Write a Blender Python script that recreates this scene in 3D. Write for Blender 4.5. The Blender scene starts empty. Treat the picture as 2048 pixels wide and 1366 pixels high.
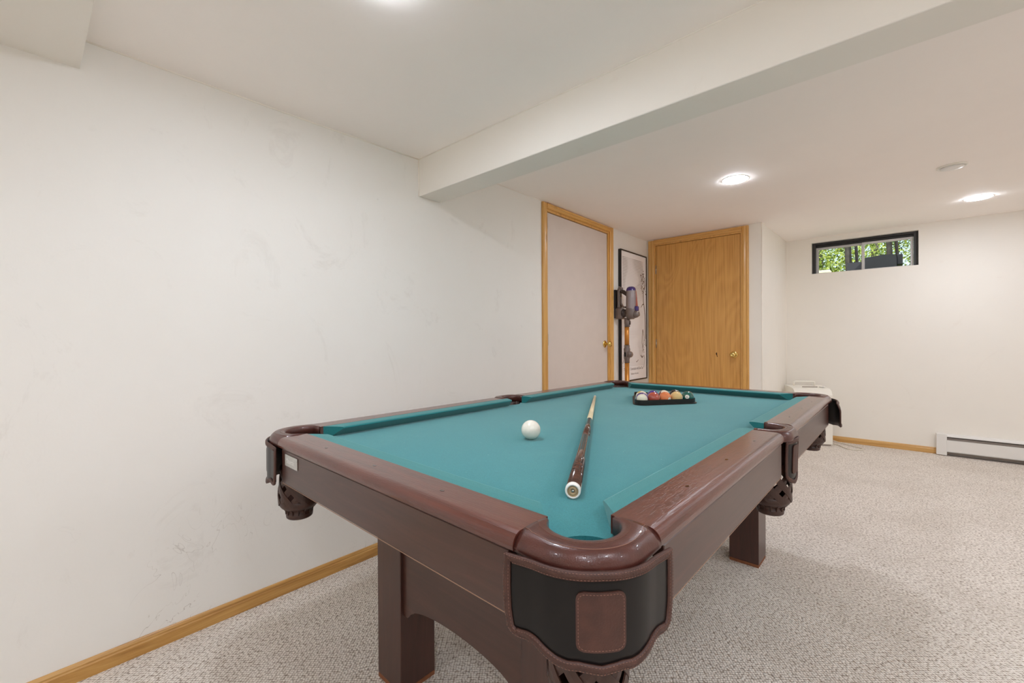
import bpy, bmesh, math, random
from mathutils import Vector, Matrix
random.seed(7)
PI = math.pi
sc = bpy.context.scene
COL = sc.collection

# ------------------------------------------------------------------ camera, world, exposure
cam_d = bpy.data.cameras.new('camera'); cam = bpy.data.objects.new('camera', cam_d); COL.objects.link(cam)
cam_d.sensor_width = 36.0; cam_d.lens = 861.3 / 2048 * 36.0; cam_d.clip_start = 0.05; cam_d.clip_end = 200
_yaw, _pit, _rol = math.radians(41.3074), math.radians(-0.2382), math.radians(-0.3204)
fw = Vector((-math.sin(_yaw) * math.cos(_pit), math.cos(_yaw) * math.cos(_pit), math.sin(_pit)))
rt = Vector((math.cos(_yaw), math.sin(_yaw), 0)); up = rt.cross(fw)
rt2 = rt * math.cos(_rol) + up * math.sin(_rol); up2 = up * math.cos(_rol) - rt * math.sin(_rol)
m = Matrix.Identity(4)
for i in range(3):
    m[i][0], m[i][1], m[i][2] = rt2[i], up2[i], -fw[i]
m[2][3] = 1.10
cam.matrix_world = m
sc.camera = cam

w = bpy.data.worlds.new('world'); sc.world = w; w.use_nodes = True
_bg = w.node_tree.nodes['Background']
_sky = w.node_tree.nodes.new('ShaderNodeTexSky'); _sky.sky_type = 'NISHITA'
_sky.sun_disc = False; _sky.sun_elevation = math.radians(48); _sky.sun_rotation = math.radians(200)
_sky.air_density = 1.3; _sky.dust_density = 2.5
w.node_tree.links.new(_sky.outputs[0], _bg.inputs[0]); _bg.inputs[1].default_value = 0.22
sun_d = bpy.data.lights.new('sun', 'SUN'); sun_d.energy = 4.5; sun_d.angle = 0.01; sun_d.color = (1, .95, .86)
sun = bpy.data.objects.new('sun', sun_d); COL.objects.link(sun); sun.rotation_euler = Vector((-.62, .18, -.76)).to_track_quat('-Z', 'Y').to_euler()
LAMP = 152.0                      # radiance of the recessed lamps' lenses
sc.view_settings.view_transform = 'Standard'; sc.view_settings.look = 'None'
sc.view_settings.gamma = 1; sc.view_settings.use_curve_mapping = False
sc.view_settings.exposure = 0.29
try:
    sc.cycles.use_denoising = True; sc.cycles.max_bounces = 16; sc.cycles.diffuse_bounces = 14
    sc.cycles.sample_clamp_indirect = 6
except Exception: pass

# ------------------------------------------------------------------ helpers
def lin(r, g, b):
    f = lambda c: ((c / 255 + .055) / 1.055) ** 2.4 if c > 10 else c / 255 / 12.92
    return (f(r), f(g), f(b), 1)

class NT:
    def __init__(s, name):
        s.m = bpy.data.materials.new(name); s.m.use_nodes = True
        s.t = s.m.node_tree; s.b = s.t.nodes['Principled BSDF']
        s.tc = s.t.nodes.new('ShaderNodeTexCoord')
    def n(s, t, **k):
        x = s.t.nodes.new('ShaderNode' + t)
        for a, v in k.items():
            if a[0] == '_': x.inputs[a[1:].replace('_', ' ')].default_value = v
            else: setattr(x, a, v)
        return x
    def l(s, a, b): s.t.links.new(a, b)
    def map(s, scale=(1, 1, 1), rot=(0, 0, 0), out='Object', loc=(0, 0, 0)):
        x = s.n('Mapping'); x.inputs['Scale'].default_value = scale; x.inputs['Rotation'].default_value = rot
        x.inputs['Location'].default_value = loc
        s.l(s.tc.outputs[out], x.inputs[0]); return x.outputs[0]
    def ramp(s, fac, stops):
        x = s.n('ValToRGB'); e = x.color_ramp.elements
        while len(e) < len(stops): e.new(.5)
        for i, (p, c) in enumerate(stops): e[i].position = p; e[i].color = c
        s.l(fac, x.inputs[0]); return x.outputs[0]
    def mix(s, fac, a, b, mode='MIX'):
        x = s.n('MixRGB', blend_type=mode)
        for i, v in enumerate((fac, a, b)):
            if hasattr(v, 'links'): s.l(v, x.inputs[i])
            else: x.inputs[i].default_value = v
        return x.outputs[0]
    def math(s, op, a, b=0.0):
        x = s.n('Math', operation=op)
        for i, v in enumerate((a, b)):
            if hasattr(v, 'links'): s.l(v, x.inputs[i])
            else: x.inputs[i].default_value = v
        return x.outputs[0]
    def bump(s, h, strength=.3, dist=.002):
        x = s.n('Bump'); x.inputs['Strength'].default_value = strength; x.inputs['Distance'].default_value = dist
        s.l(h, x.inputs['Height']); s.l(x.outputs[0], s.b.inputs['Normal'])
    def set(s, **k):
        for a, v in k.items():
            i = s.b.inputs[a.replace('_', ' ')]
            if hasattr(v, 'links'): s.l(v, i)
            else: i.default_value = v
        return s.m

def plain(name, c, rough=.5, metal=0, spec=.5, bump=None, coat=0, mott=.06, mscale=9, trans=0):
    t = NT(name); no = t.n('TexNoise', _Scale=mscale, _Detail=4.0); t.l(t.map(), no.inputs[0])
    dk = tuple(v * (1 - mott) for v in c[:3]) + (1,); lt = tuple(min(1, v * (1 + mott)) for v in c[:3]) + (1,)
    t.set(Base_Color=t.ramp(no.outputs[0], [(.3, dk), (.7, lt)]), Roughness=rough, Metallic=metal)
    t.b.inputs['Specular IOR Level'].default_value = spec; t.b.inputs['Coat Weight'].default_value = coat
    t.b.inputs['Transmission Weight'].default_value = trans
    if bump:
        b = t.n('TexNoise', _Scale=bump[0], _Detail=3.0); t.l(t.map(), b.inputs[0]); t.bump(b.outputs[0], bump[1], bump[2])
    return t.m

def wood(name, c1, c2, c3, axis=2, rough=.4, sc_=1.0, coat=.0, knots=True, distort=2.0, spec=.5, bstr=.15):
    t = NT(name)
    s = [14 * sc_] * 3; s[axis] = .9 * sc_
    v = t.map(tuple(s)); no = t.n('TexNoise', _Scale=1.6, _Detail=5.0, _Roughness=.6, _Distortion=distort); t.l(v, no.inputs[0])
    s2 = [160 * sc_] * 3; s2[axis] = 4 * sc_
    fi = t.n('TexNoise', _Scale=1.0, _Detail=2.0); t.l(t.map(tuple(s2)), fi.inputs[0])
    col = t.ramp(no.outputs[0], [(.28, c1), (.5, c2), (.72, c3)])
    col = t.mix(t.math('MULTIPLY', fi.outputs[0], .35), col, c1, 'MIX')
    if knots:
        k = t.n('TexVoronoi', _Scale=1.0); s3 = [7.0] * 3; s3[axis] = 3.2; t.l(t.map(tuple(s3)), k.inputs[0])
        kk = t.ramp(k.outputs['Distance'], [(.05, (1, 1, 1, 1)), (.14, (0, 0, 0, 1))])
        col = t.mix(t.math('MULTIPLY', kk, .55), col, tuple(x * .45 for x in c1[:3]) + (1,))
    t.bump(fi.outputs[0], bstr, .0006)
    t.set(Base_Color=col, Roughness=rough); t.b.inputs['Coat Weight'].default_value = coat
    t.b.inputs['Coat Roughness'].default_value = .2
    t.b.inputs['Specular IOR Level'].default_value = spec
    return t.m

M = {}
def mats():
    # painted plaster, with slight dirt
    def paint(name, c, dirt, seedloc=(0, 0, 0), amt=.5):
        t = NT(name)
        n1 = t.n('TexNoise', _Scale=1.1, _Detail=6.0, _Roughness=.62); t.l(t.map(loc=seedloc), n1.inputs[0])
        n2 = t.n('TexNoise', _Scale=3.4, _Detail=8.0, _Roughness=.7, _Distortion=1.4); t.l(t.map(loc=seedloc), n2.inputs[0])
        f = t.ramp(n2.outputs[0], [(.60, (0, 0, 0, 1)), (.80, (1, 1, 1, 1))])
        f = t.math('MULTIPLY', f, amt)
        base = t.ramp(n1.outputs[0], [(.35, c), (.7, tuple(v * .965 for v in c[:3]) + (1,))])
        n3 = t.n('TexNoise', _Scale=90.0, _Detail=4.0); t.l(t.map(), n3.inputs[0])
        t.bump(n3.outputs[0], .10, .002)
        return t.set(Base_Color=t.mix(f, base, dirt), Roughness=.75)
    M['wall'] = paint('wall paint', lin(237, 233, 225), lin(214, 205, 192), amt=.28)
    # left wall: same paint + scuffs with a shape of their own
    t = NT('scuffed wall paint')
    n1 = t.n('TexNoise', _Scale=1.1, _Detail=6.0, _Roughness=.62); t.l(t.map(), n1.inputs[0])
    base = t.ramp(n1.outputs[0], [(.35, lin(233, 231, 226)), (.7, lin(230, 227, 221))])
    sep = t.n('SeparateXYZ'); t.l(t.tc.outputs['Object'], sep.inputs[0])
    low = t.ramp(sep.outputs[2], [(.0, (1, 1, 1, 1)), (.55, (0, 0, 0, 1))])
    n2 = t.n('TexNoise', _Scale=2.6, _Detail=10.0, _Roughness=.75, _Distortion=2.2); t.l(t.map((1, 1, .8)), n2.inputs[0])
    sm = t.ramp(n2.outputs[0], [(.58, (0, 0, 0, 1)), (.72, (1, 1, 1, 1))])
    wv = t.n('TexNoise', _Scale=5.0, _Detail=2.0, _Distortion=3.0); t.l(t.map((1, 1.2, .7), loc=(3, 1, 2)), wv.inputs[0])
    ln = t.math('ABSOLUTE', t.math('SUBTRACT', wv.outputs[0], .5))
    ln = t.ramp(ln, [(.0, (1, 1, 1, 1)), (.006, (0, 0, 0, 1))])
    msk = t.n('TexNoise', _Scale=4.0, _Detail=3.0); t.l(t.map(loc=(9, 4, 1)), msk.inputs[0])
    ln = t.math('MULTIPLY', ln, t.ramp(msk.outputs[0], [(.53, (0, 0, 0, 1)), (.61, (1, 1, 1, 1))]))
    vo = t.n('TexVoronoi', _Scale=3.1); t.l(t.map(loc=(.3, .2, .6)), vo.inputs[0])
    sp = t.ramp(vo.outputs['Distance'], [(.010, (1, 1, 1, 1)), (.022, (0, 0, 0, 1))])
    f = t.math('ADD', t.math('MULTIPLY', sm, .13), t.math('ADD', t.math('MULTIPLY', t.math('MULTIPLY', ln, low), .9), t.math('MULTIPLY', sp, .55)))
    n3 = t.n('TexNoise', _Scale=90.0, _Detail=4.0); t.l(t.map(), n3.inputs[0]); t.bump(n3.outputs[0], .10, .002)
    M['wall_scuff'] = t.set(Base_Color=t.mix(f, base, lin(150, 138, 124)), Roughness=.7)
    M['ceil'] = paint('ceiling paint', lin(251, 245, 240), lin(242, 234, 227), (5, 5, 5), .2)
    M['bead'] = plain('caulk bead', lin(246, 240, 230), .6, mott=.03)
    # carpet: looped pile in staggered rows
    t = NT('berber carpet')
    mp = t.map((1, 1, 1), rot=(0, 0, math.radians(50)))
    v1 = t.n('TexVoronoi', _Scale=112.0, _Randomness=.42); t.l(mp, v1.inputs[0])
    v2 = t.n('TexNoise', _Scale=420.0, _Detail=2.0); t.l(t.map(), v2.inputs[0])
    v3 = t.n('TexNoise', _Scale=2.2, _Detail=5.0); t.l(t.map(), v3.inputs[0])
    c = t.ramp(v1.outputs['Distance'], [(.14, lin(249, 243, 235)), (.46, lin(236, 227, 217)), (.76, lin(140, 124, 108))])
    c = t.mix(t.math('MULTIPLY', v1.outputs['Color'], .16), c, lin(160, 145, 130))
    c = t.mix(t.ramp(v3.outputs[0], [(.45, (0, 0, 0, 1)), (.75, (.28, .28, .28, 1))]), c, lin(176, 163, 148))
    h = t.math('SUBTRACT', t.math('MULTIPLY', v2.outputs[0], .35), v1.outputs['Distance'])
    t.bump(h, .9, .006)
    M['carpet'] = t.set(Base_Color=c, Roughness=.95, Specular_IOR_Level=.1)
    # wood
    p1, p2, p3 = lin(176, 128, 66), lin(203, 158, 92), lin(221, 180, 116)
    M['pine_y'] = wood('pine along y', p1, p2, p3, 1, .38, coat=.15)
    M['pine_x'] = wood('pine along x', p1, p2, p3, 0, .38, coat=.15)
    q1, q2, q3 = lin(196, 142, 70), lin(216, 166, 92), lin(228, 182, 112)
    M['casing_z'] = wood('varnished casing upright', q1, q2, q3, 2, .35, coat=.2)
    M['casing_x'] = wood('varnished casing along x', q1, q2, q3, 0, .35, coat=.2)
    M['casing_y'] = wood('varnished casing along y', q1, q2, q3, 1, .35, coat=.2)
    M['base_dirty'] = wood('scraped pine', lin(150, 104, 48), lin(190, 142, 74), lin(212, 168, 100), 1, .45, coat=.1)
    # plywood door
    t = NT('rotary cut plywood')
    n = t.n('TexNoise', _Scale=1.2, _Detail=2.0, _Distortion=.8); t.l(t.map((2.2, 2.2, .55)), n.inputs[0])
    bands = t.math('SINE', t.math('MULTIPLY', n.outputs[0], 95.0))
    g = t.n('TexNoise', _Scale=1.0, _Detail=3.0); t.l(t.map((120, 120, 3)), g.inputs[0])
    c = t.ramp(t.math('ADD', t.math('MULTIPLY', bands, .06), t.math('MULTIPLY', g.outputs[0], .9)),
               [(.2, lin(186, 132, 62)), (.5, lin(208, 155, 82)), (.8, lin(220, 168, 96))])
    M['plywood'] = t.set(Base_Color=c, Roughness=.36, Coat_Weight=.2)
    M['flush_door'] = plain('painted flush door', lin(210, 198, 189), .5, mott=.02, bump=(60, .06, .001))
    M['brass'] = plain('polished brass', lin(226, 196, 120), .16, metal=1, mott=.03)
    M['steel'] = plain('brushed steel', lin(190, 188, 184), .3, metal=1)
    # billiards
    t = NT('billiard cloth')
    n = t.n('TexNoise', _Scale=700.0, _Detail=2.0); t.l(t.map(), n.inputs[0])
    n2 = t.n('TexNoise', _Scale=3.0, _Detail=5.0, _Roughness=.7); t.l(t.map(), n2.inputs[0])
    c = t.ramp(n.outputs[0], [(.3, lin(28, 104, 108)), (.7, lin(46, 128, 133))])
    c = t.mix(t.ramp(n2.outputs[0], [(.45, (0, 0, 0, 1)), (.75, (.3, .3, .3, 1))]), c, lin(74, 142, 140))
    vo = t.n('TexVoronoi', _Scale=26.0); t.l(t.map(), vo.inputs[0])
    c = t.mix(t.ramp(vo.outputs['Distance'], [(.018, (.8, .8, .8, 1)), (.034, (0, 0, 0, 1))]), c, lin(190, 215, 210))
    t.bump(n.outputs[0], .25, .001)
    t.b.inputs['Sheen Weight'].default_value = .55; t.b.inputs['Sheen Roughness'].default_value = .5
    t.b.inputs['Sheen Tint'].default_value = lin(190, 225, 230)
    M['cloth'] = t.set(Base_Color=c, Roughness=.95, Specular_IOR_Level=.15)
    t2 = NT('rail cloth')
    n = t2.n('TexNoise', _Scale=700.0, _Detail=2.0); t2.l(t2.map(), n.inputs[0])
    c = t2.ramp(n.outputs[0], [(.3, lin(26, 100, 102)), (.7, lin(44, 124, 126))]); t2.bump(n.outputs[0], .25, .001)
    t2.b.inputs['Sheen Weight'].default_value = .45; t2.b.inputs['Sheen Tint'].default_value = lin(190, 225, 225)
    M['railcloth'] = t2.set(Base_Color=c, Roughness=.95, Specular_IOR_Level=.15)
    def mahog(name, axis):
        t = NT(name)
        s = [26.0] * 3; s[axis] = 2.0
        n = t.n('TexNoise', _Scale=1.3, _Detail=6.0, _Distortion=1.5); t.l(t.map(tuple(s)), n.inputs[0])
        s = [330.0] * 3; s[axis] = 34.0
        p = t.n('TexNoise', _Scale=1.0, _Detail=2.0); t.l(t.map(tuple(s)), p.inputs[0])
        c = t.ramp(n.outputs[0], [(.3, lin(76, 36, 27)), (.55, lin(92, 46, 35)), (.8, lin(104, 55, 42))])
        t.bump(t.ramp(p.outputs[0], [(.42, (0, 0, 0, 1)), (.55, (1, 1, 1, 1))]), .25, .0006)
        return t.set(Base_Color=c, Roughness=.30, Coat_Weight=.55, Coat_Roughness=.13)
    M['mahog_x'] = mahog('mahogany along x', 0); M['mahog_y'] = mahog('mahogany along y', 1); M['mahog_z'] = mahog('mahogany upright', 2)
    def lam(name, axis):
        t = NT(name)
        s = [20.0] * 3; s[axis] = 1.6
        n = t.n('TexNoise', _Scale=1.2, _Detail=7.0, _Distortion=2.4, _Roughness=.62); t.l(t.map(tuple(s)), n.inputs[0])
        c = t.ramp(n.outputs[0], [(.3, lin(56, 30, 22)), (.55, lin(68, 38, 29)), (.8, lin(84, 49, 38))])
        return t.set(Base_Color=c, Roughness=.36, Specular_IOR_Level=.5, Coat_Weight=.35, Coat_Roughness=.3)
    M['lam_x'] = lam('walnut laminate along x', 0); M['lam_y'] = lam('walnut laminate along y', 1); M['lam_z'] = lam('walnut laminate upright', 2)
    M['leather'] = plain('brown pocket leather', lin(78, 41, 34), .30, bump=(420, .3, .0012), mott=.18, mscale=30, coat=.15)
    M['leather_matte'] = plain('brown trim leather', lin(70, 40, 31), .5, bump=(380, .5, .0015), mott=.2, mscale=40)
    M['net'] = plain('dark moulded basket leather', lin(62, 37, 28), .38, bump=(200, .2, .001), mott=.15, mscale=30)
    M['vinyl'] = plain('black vinyl', lin(18, 15, 14), .30, spec=.28, mott=.2, mscale=12)
    M['thread'] = plain('stitching thread', lin(128, 92, 78), .7)
    M['black'] = plain('matte black', lin(18, 15, 13), .7)
    M['black_gloss'] = plain('black plastic', lin(34, 29, 26), .35)
    M['cut_edge'] = plain('particle board edge', lin(128, 78, 48), .7, mott=.15, mscale=60)
    M['ledge'] = plain('laminate edge', lin(150, 118, 98), .5)
    M['chrome'] = plain('chromed badge', lin(205, 205, 202), .28, metal=1, mott=.1, mscale=200)
    M['badge_text'] = plain('badge lettering', lin(238, 238, 236), .3, metal=.6)
    M['white_enamel'] = plain('white enamel', lin(226, 224, 220), .4, mott=.015)
    M['white_plastic'] = plain('white plastic', lin(232, 228, 218), .38, mott=.015)
    M['grille'] = plain('grey fin metal', lin(158, 148, 140), .4, metal=.3)
    M['cord'] = plain('off white cord', lin(222, 214, 198), .5)
    M['win_black'] = plain('black window buck', lin(38, 37, 36), .45)
    M['win_white'] = plain('white vinyl sash', lin(205, 203, 202), .4)
    M['canvas'] = None
    M['frame_black'] = plain('black picture frame', lin(24, 18, 15), .3)
    M['vac_grey'] = plain('grey plastic', lin(110, 96, 90), .3, mott=.08, coat=.3)
    M['vac_dark'] = plain('dark plastic', lin(62, 50, 46), .35)
    M['vac_purple'] = plain('purple plastic', lin(62, 44, 112), .25, coat=.3)
    M['vac_red'] = plain('red brown plastic', lin(150, 72, 50), .3)
    M['vac_orange'] = plain('copper orange tube', lin(205, 138, 60), .28, metal=.45)
    t = NT('clear grey bin'); M['vac_bin'] = t.set(Base_Color=lin(150, 140, 142), Roughness=.18, Metallic=.35)
    M['pine_cue'] = plain('pale maple shaft', lin(222, 205, 168), .35, mott=.05)
    t = NT('cue butt'); n = t.n('TexNoise', _Scale=1.0, _Detail=4.0); t.l(t.map((60, 60, 2)), n.inputs[0])
    M['cue_butt'] = t.set(Base_Color=t.ramp(n.outputs[0], [(.4, lin(62, 36, 28)), (.7, lin(96, 58, 42))]), Roughness=.16, Coat_Weight=.6)
    M['cue_point'] = plain('cue dark inlay', lin(48, 26, 20), .15, coat=.5)
    M['bone'] = plain('white bumper ring', lin(236, 234, 228), .4)
    M['tan'] = plain('worn tan rubber', lin(170, 146, 112), .7, mott=.25, mscale=120)
    M['chip'] = plain('splintered hole', lin(52, 24, 10), .9)
    t = NT('lamp lens'); t.b.inputs['Emission Color'].default_value = (.92, .975, 1.08, 1)
    t.b.inputs['Emission Strength'].default_value = LAMP
    M['lens'] = t.set(Base_Color=(1, 1, 1, 1))
    t = NT('window glass'); M['glass'] = t.set(Base_Color=(.97, .99, .98, 1), Roughness=.0, Transmission_Weight=1.0, IOR=1.01)
    # outside
    t = NT('leaves'); n = t.n('TexNoise', _Scale=9.0, _Detail=2.0); t.l(t.map(), n.inputs[0])
    c = t.ramp(n.outputs[0], [(.35, lin(66, 88, 28)), (.5, lin(128, 150, 48)), (.68, lin(190, 200, 90))])
    M['leaf'] = t.set(Base_Color=c, Roughness=.5); t.b.inputs['Transmission Weight'].default_value = 0.0
    M['bark'] = plain('grey bark', lin(84, 78, 74), .9, mott=.3, mscale=14)
    M['dark_bark'] = plain('dark wet bark', lin(46, 40, 40), .9, mott=.3)
    M['cover'] = plain('dark grey furniture cover', lin(34, 35, 42), .7, mott=.15)
    M['stone'] = plain('tan block', lin(168, 156, 128), .9, mott=.2, mscale=30)
    M['cap'] = plain('pale cap stone', lin(238, 228, 204), .8)
    M['grass'] = plain('lawn', lin(110, 128, 60), .95, mott=.35, mscale=5)
    M['soil'] = plain('bare concrete', lin(150, 146, 138), .95, mott=.1)
mats()

def mesh_obj(name, bm, mat, parent=None, smooth=False):
    me = bpy.data.meshes.new(name); bmesh.ops.recalc_face_normals(bm, faces=bm.faces); bm.to_mesh(me); bm.free()
    if smooth:
        for p in me.polygons: p.use_smooth = True
    for mm in (mat if isinstance(mat, (list, tuple)) else [mat]): me.materials.append(mm)
    o = bpy.data.objects.new(name, me); COL.objects.link(o)
    if parent: o.parent = parent
    return o
def empty(name, loc=(0, 0, 0), rz=0):
    o = bpy.data.objects.new(name, None); COL.objects.link(o); o.location = loc; o.rotation_euler = (0, 0, rz)
    o.empty_display_size = .1; return o
def tag(o, label=None, cat=None, group=None, kind=None):
    if label: o['label'] = label
    if cat: o['category'] = cat
    if group: o['group'] = group
    if kind: o['kind'] = kind
    return o
def box(bm, x0, x1, y0, y1, z0, z1, bev=0, seg=2):
    vs = [bm.verts.new((x, y, z)) for x in (x0, x1) for y in (y0, y1) for z in (z0, z1)]
    F = [(0, 1, 3, 2), (4, 6, 7, 5), (0, 4, 5, 1), (2, 3, 7, 6), (0, 2, 6, 4), (1, 5, 7, 3)]
    fs = [bm.faces.new([vs[i] for i in f]) for f in F]
    if bev:
        es = list({e for f in fs for e in f.edges})
        bmesh.ops.bevel(bm, geom=es, offset=bev, segments=seg, affect='EDGES', profile=.5)
    return bm
def B(*a, **k): return box(bmesh.new(), *a, **k)
def lathe(bm, prof, n=24, origin=(0, 0, 0), axis=(0, 0, 1), close=True):
    """prof = [(r, h)...] turned round axis through origin"""
    q = Vector((0, 0, 1)).rotation_difference(Vector(axis).normalized()); o = Vector(origin)
    rings = []
    for r, h in prof:
        if r < 1e-6: rings.append([bm.verts.new(o + q @ Vector((0, 0, h)))])
        else: rings.append([bm.verts.new(o + q @ Vector((r * math.cos(2 * PI * i / n), r * math.sin(2 * PI * i / n), h))) for i in range(n)])
    for a, b in zip(rings, rings[1:]):
        for i in range(n):
            j = (i + 1) % n
            if len(a) == 1 and len(b) == 1: continue
            if len(a) == 1: bm.faces.new((a[0], b[i], b[j]))
            elif len(b) == 1: bm.faces.new((a[i], a[j], b[0]))
            else: bm.faces.new((a[i], a[j], b[j], b[i]))
    return bm
def tube(bm, pts, r, n=8, cap=True):
    pts = [Vector(p) for p in pts]; rings = []
    rad = r if isinstance(r, (list, tuple)) else [r] * len(pts)
    pn = None
    for i, p in enumerate(pts):
        d = (pts[min(i + 1, len(pts) - 1)] - pts[max(i - 1, 0)]).normalized()
        if pn is None:
            pn = d.orthogonal().normalized()
        else:
            pn = (pn - d * pn.dot(d)).normalized()
        bn = d.cross(pn)
        rings.append([bm.verts.new(p + (pn * math.cos(2 * PI * k / n) + bn * math.sin(2 * PI * k / n)) * rad[i]) for k in range(n)])
    for a, b in zip(rings, rings[1:]):
        for k in range(n): bm.faces.new((a[k], a[(k + 1) % n], b[(k + 1) % n], b[k]))
    if cap: bm.faces.new(rings[0]); bm.faces.new(rings[-1][::-1])
    return bm
def sweep(bm, sections, close=True, cap=True):
    """join equal-length closed vertex loops"""
    rings = [[bm.verts.new(p) for p in s] for s in sections]; n = len(rings[0])
    for a, b in zip(rings, rings[1:]):
        for k in range(n if close else n - 1): bm.faces.new((a[k], a[(k + 1) % n], b[(k + 1) % n], b[k]))
    if cap and close: bm.faces.new(rings[0]); bm.faces.new(rings[-1][::-1])
    return bm
def prism(bm, poly, z0, z1):
    a = [bm.verts.new((x, y, z0)) for x, y in poly]; b = [bm.verts.new((x, y, z1)) for x, y in poly]; n = len(poly)
    for i in range(n): bm.faces.new((a[i], a[(i + 1) % n], b[(i + 1) % n], b[i]))
    f1 = bm.faces.new(a[::-1]); f2 = bm.faces.new(b)
    if n > 4: bmesh.ops.triangulate(bm, faces=[f1, f2])
    return bm
def struct(name, bm, mat, smooth=False): return tag(mesh_obj(name, bm, mat, None, smooth), kind='structure')
def text_mesh(name, txt, size, mat, parent, loc, rot, ext=.0004, align='LEFT', sx=1.0):
    cu = bpy.data.curves.new(name, 'FONT'); cu.body = txt; cu.size = size; cu.extrude = ext; cu.align_x = align
    cu.resolution_u = 2
    tmp = bpy.data.objects.new('tmp', cu); COL.objects.link(tmp)
    dg = bpy.context.evaluated_depsgraph_get(); dg.update()
    me = bpy.data.meshes.new_from_object(tmp.evaluated_get(dg)); bpy.data.objects.remove(tmp)
    me.name = name; me.materials.clear(); me.materials.append(mat)
    o = bpy.data.objects.new(name, me); COL.objects.link(o); o.parent = parent
    o.location = loc; o.rotation_euler = rot; o.scale = (sx, 1, 1); return o

# ------------------------------------------------------------------ the room
XL, XR, YB, YF, YD = -1.989, 2.9, 5.71, -2.7, 4.49      # left, right, back, front, closet face
XC = -0.885                                              # closet side
def panel(bm, ax, c, th, u0, u1, z0, z1):
    """wall slab: ax 0 -> plane x=c going to c+th, u=y ; ax 1 -> plane y=c"""
    if ax == 0: box(bm, min(c, c + th), max(c, c + th), u0, u1, z0, z1)
    else: box(bm, u0, u1, min(c, c + th), max(c, c + th), z0, z1)
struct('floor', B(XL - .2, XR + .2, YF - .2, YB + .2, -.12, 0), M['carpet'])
ROWS = [(YF - .2, 2.07), (-.2, 2.088), (.9, 2.101), (1.5, 2.116), (1.6, 2.15), (2.6, 2.152), (3.7, 2.156), (4.5, 2.165), (YB + .2, 2.196)]
def zc(y):
    for (a, za), (b, zb) in zip(ROWS, ROWS[1:]):
        if y <= b: return za + (zb - za) * (y - a) / (b - a)
    return ROWS[-1][1]
bm = bmesh.new()
sweep(bm, [[(XL - .2, y, z), (XR + .2, y, z), (XR + .2, y, 2.4), (XL - .2, y, 2.4)] for y, z in ROWS])
struct('ceiling', bm, M['ceil'])
TOP = 2.22
bm = bmesh.new()   # left wall with a door opening (y 2.665-3.655, up to 2.108)
panel(bm, 0, XL, -.15, YF, 2.665, 0, TOP); panel(bm, 0, XL, -.15, 3.655, YB, 0, TOP); panel(bm, 0, XL, -.15, 2.665, 3.655, 2.108, TOP)
struct('wall_left', bm, M['wall_scuff'])
bm = bmesh.new()   # back wall with the window opening
WX0, WX1, WZ0, WZ1 = -.647, .205, 1.80, 2.137
panel(bm, 1, YB, .25, XL, WX0, 0, TOP); panel(bm, 1, YB, .25, WX1, XR + .15, 0, TOP)
panel(bm, 1, YB, .25, WX0, WX1, 0, WZ0); panel(bm, 1, YB, .25, WX0, WX1, WZ1, TOP)
struct('wall_back', bm, M['wall'])
bm = bmesh.new()   # closet: face with door opening (x -1.905..-1.048), and its side
panel(bm, 1, YD, .1, XL, -1.905, 0, TOP); panel(bm, 1, YD, .1, -1.048, XC - .1, 0, TOP); panel(bm, 1, YD, .1, -1.905, -1.048, 2.112, TOP)
panel(bm, 0, XC, -.1, YD, YB, 0, TOP)
struct('wall_closet', bm, M['wall'])
struct('wall_right', B(XR, XR + .15, YF, YB, 0, TOP), M['wall'])
struct('wall_front', B(XL - .15, XR + .15, YF - .15, YF, 0, TOP), M['wall'])
# dropped beams
struct('trim_1', B(XL, XR, 1.478, 1.632, 1.907, 2.2, bev=.004), M['wall'])
bm = bmesh.new(); sweep(bm, [[(x, YF, 1.93), (x, .131, 1.993), (x, .131, 2.2), (x, YF, 2.2)] for x in (XL, XR)])
struct('trim_2', bm, M['wall'])
# paint-filled corner beads
def bead(n, a, b, r=.0035):
    struct('trim_%d' % n, tube(bmesh.new(), [a, ((a[0] + b[0]) / 2, (a[1] + b[1]) / 2, (a[2] + b[2]) / 2), b], r, 6), M['bead'], True)
ys = [.131, .9, 1.478]
struct('trim_3', tube(bmesh.new(), [(XL + .001, y, zc(y)) for y in ys], .0045, 6), M['bead'], True)
ys = [1.64, 2.6, 3.7, 4.49]
struct('trim_4', tube(bmesh.new(), [(XL + .001, y, zc(y)) for y in ys], .0035, 6), M['bead'], True)
bead(5, (XL, 1.478, zc(1.478)), (XR, 1.478, zc(1.478)), .004)
bead(6, (XL + .001, 1.477, 1.908), (XL + .001, 1.477, zc(1.478)), .0045)
bead(7, (XC + .001, YD, zc(YD)), (XC + .001, YB, zc(YB)))
bead(8, (XC + .001, YB - .001, .0), (XC + .001, YB - .001, zc(YB)))
bead(9, (XC - .001, YD - .001, .0), (XC - .001, YD - .001, zc(YD)), .003)

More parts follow.
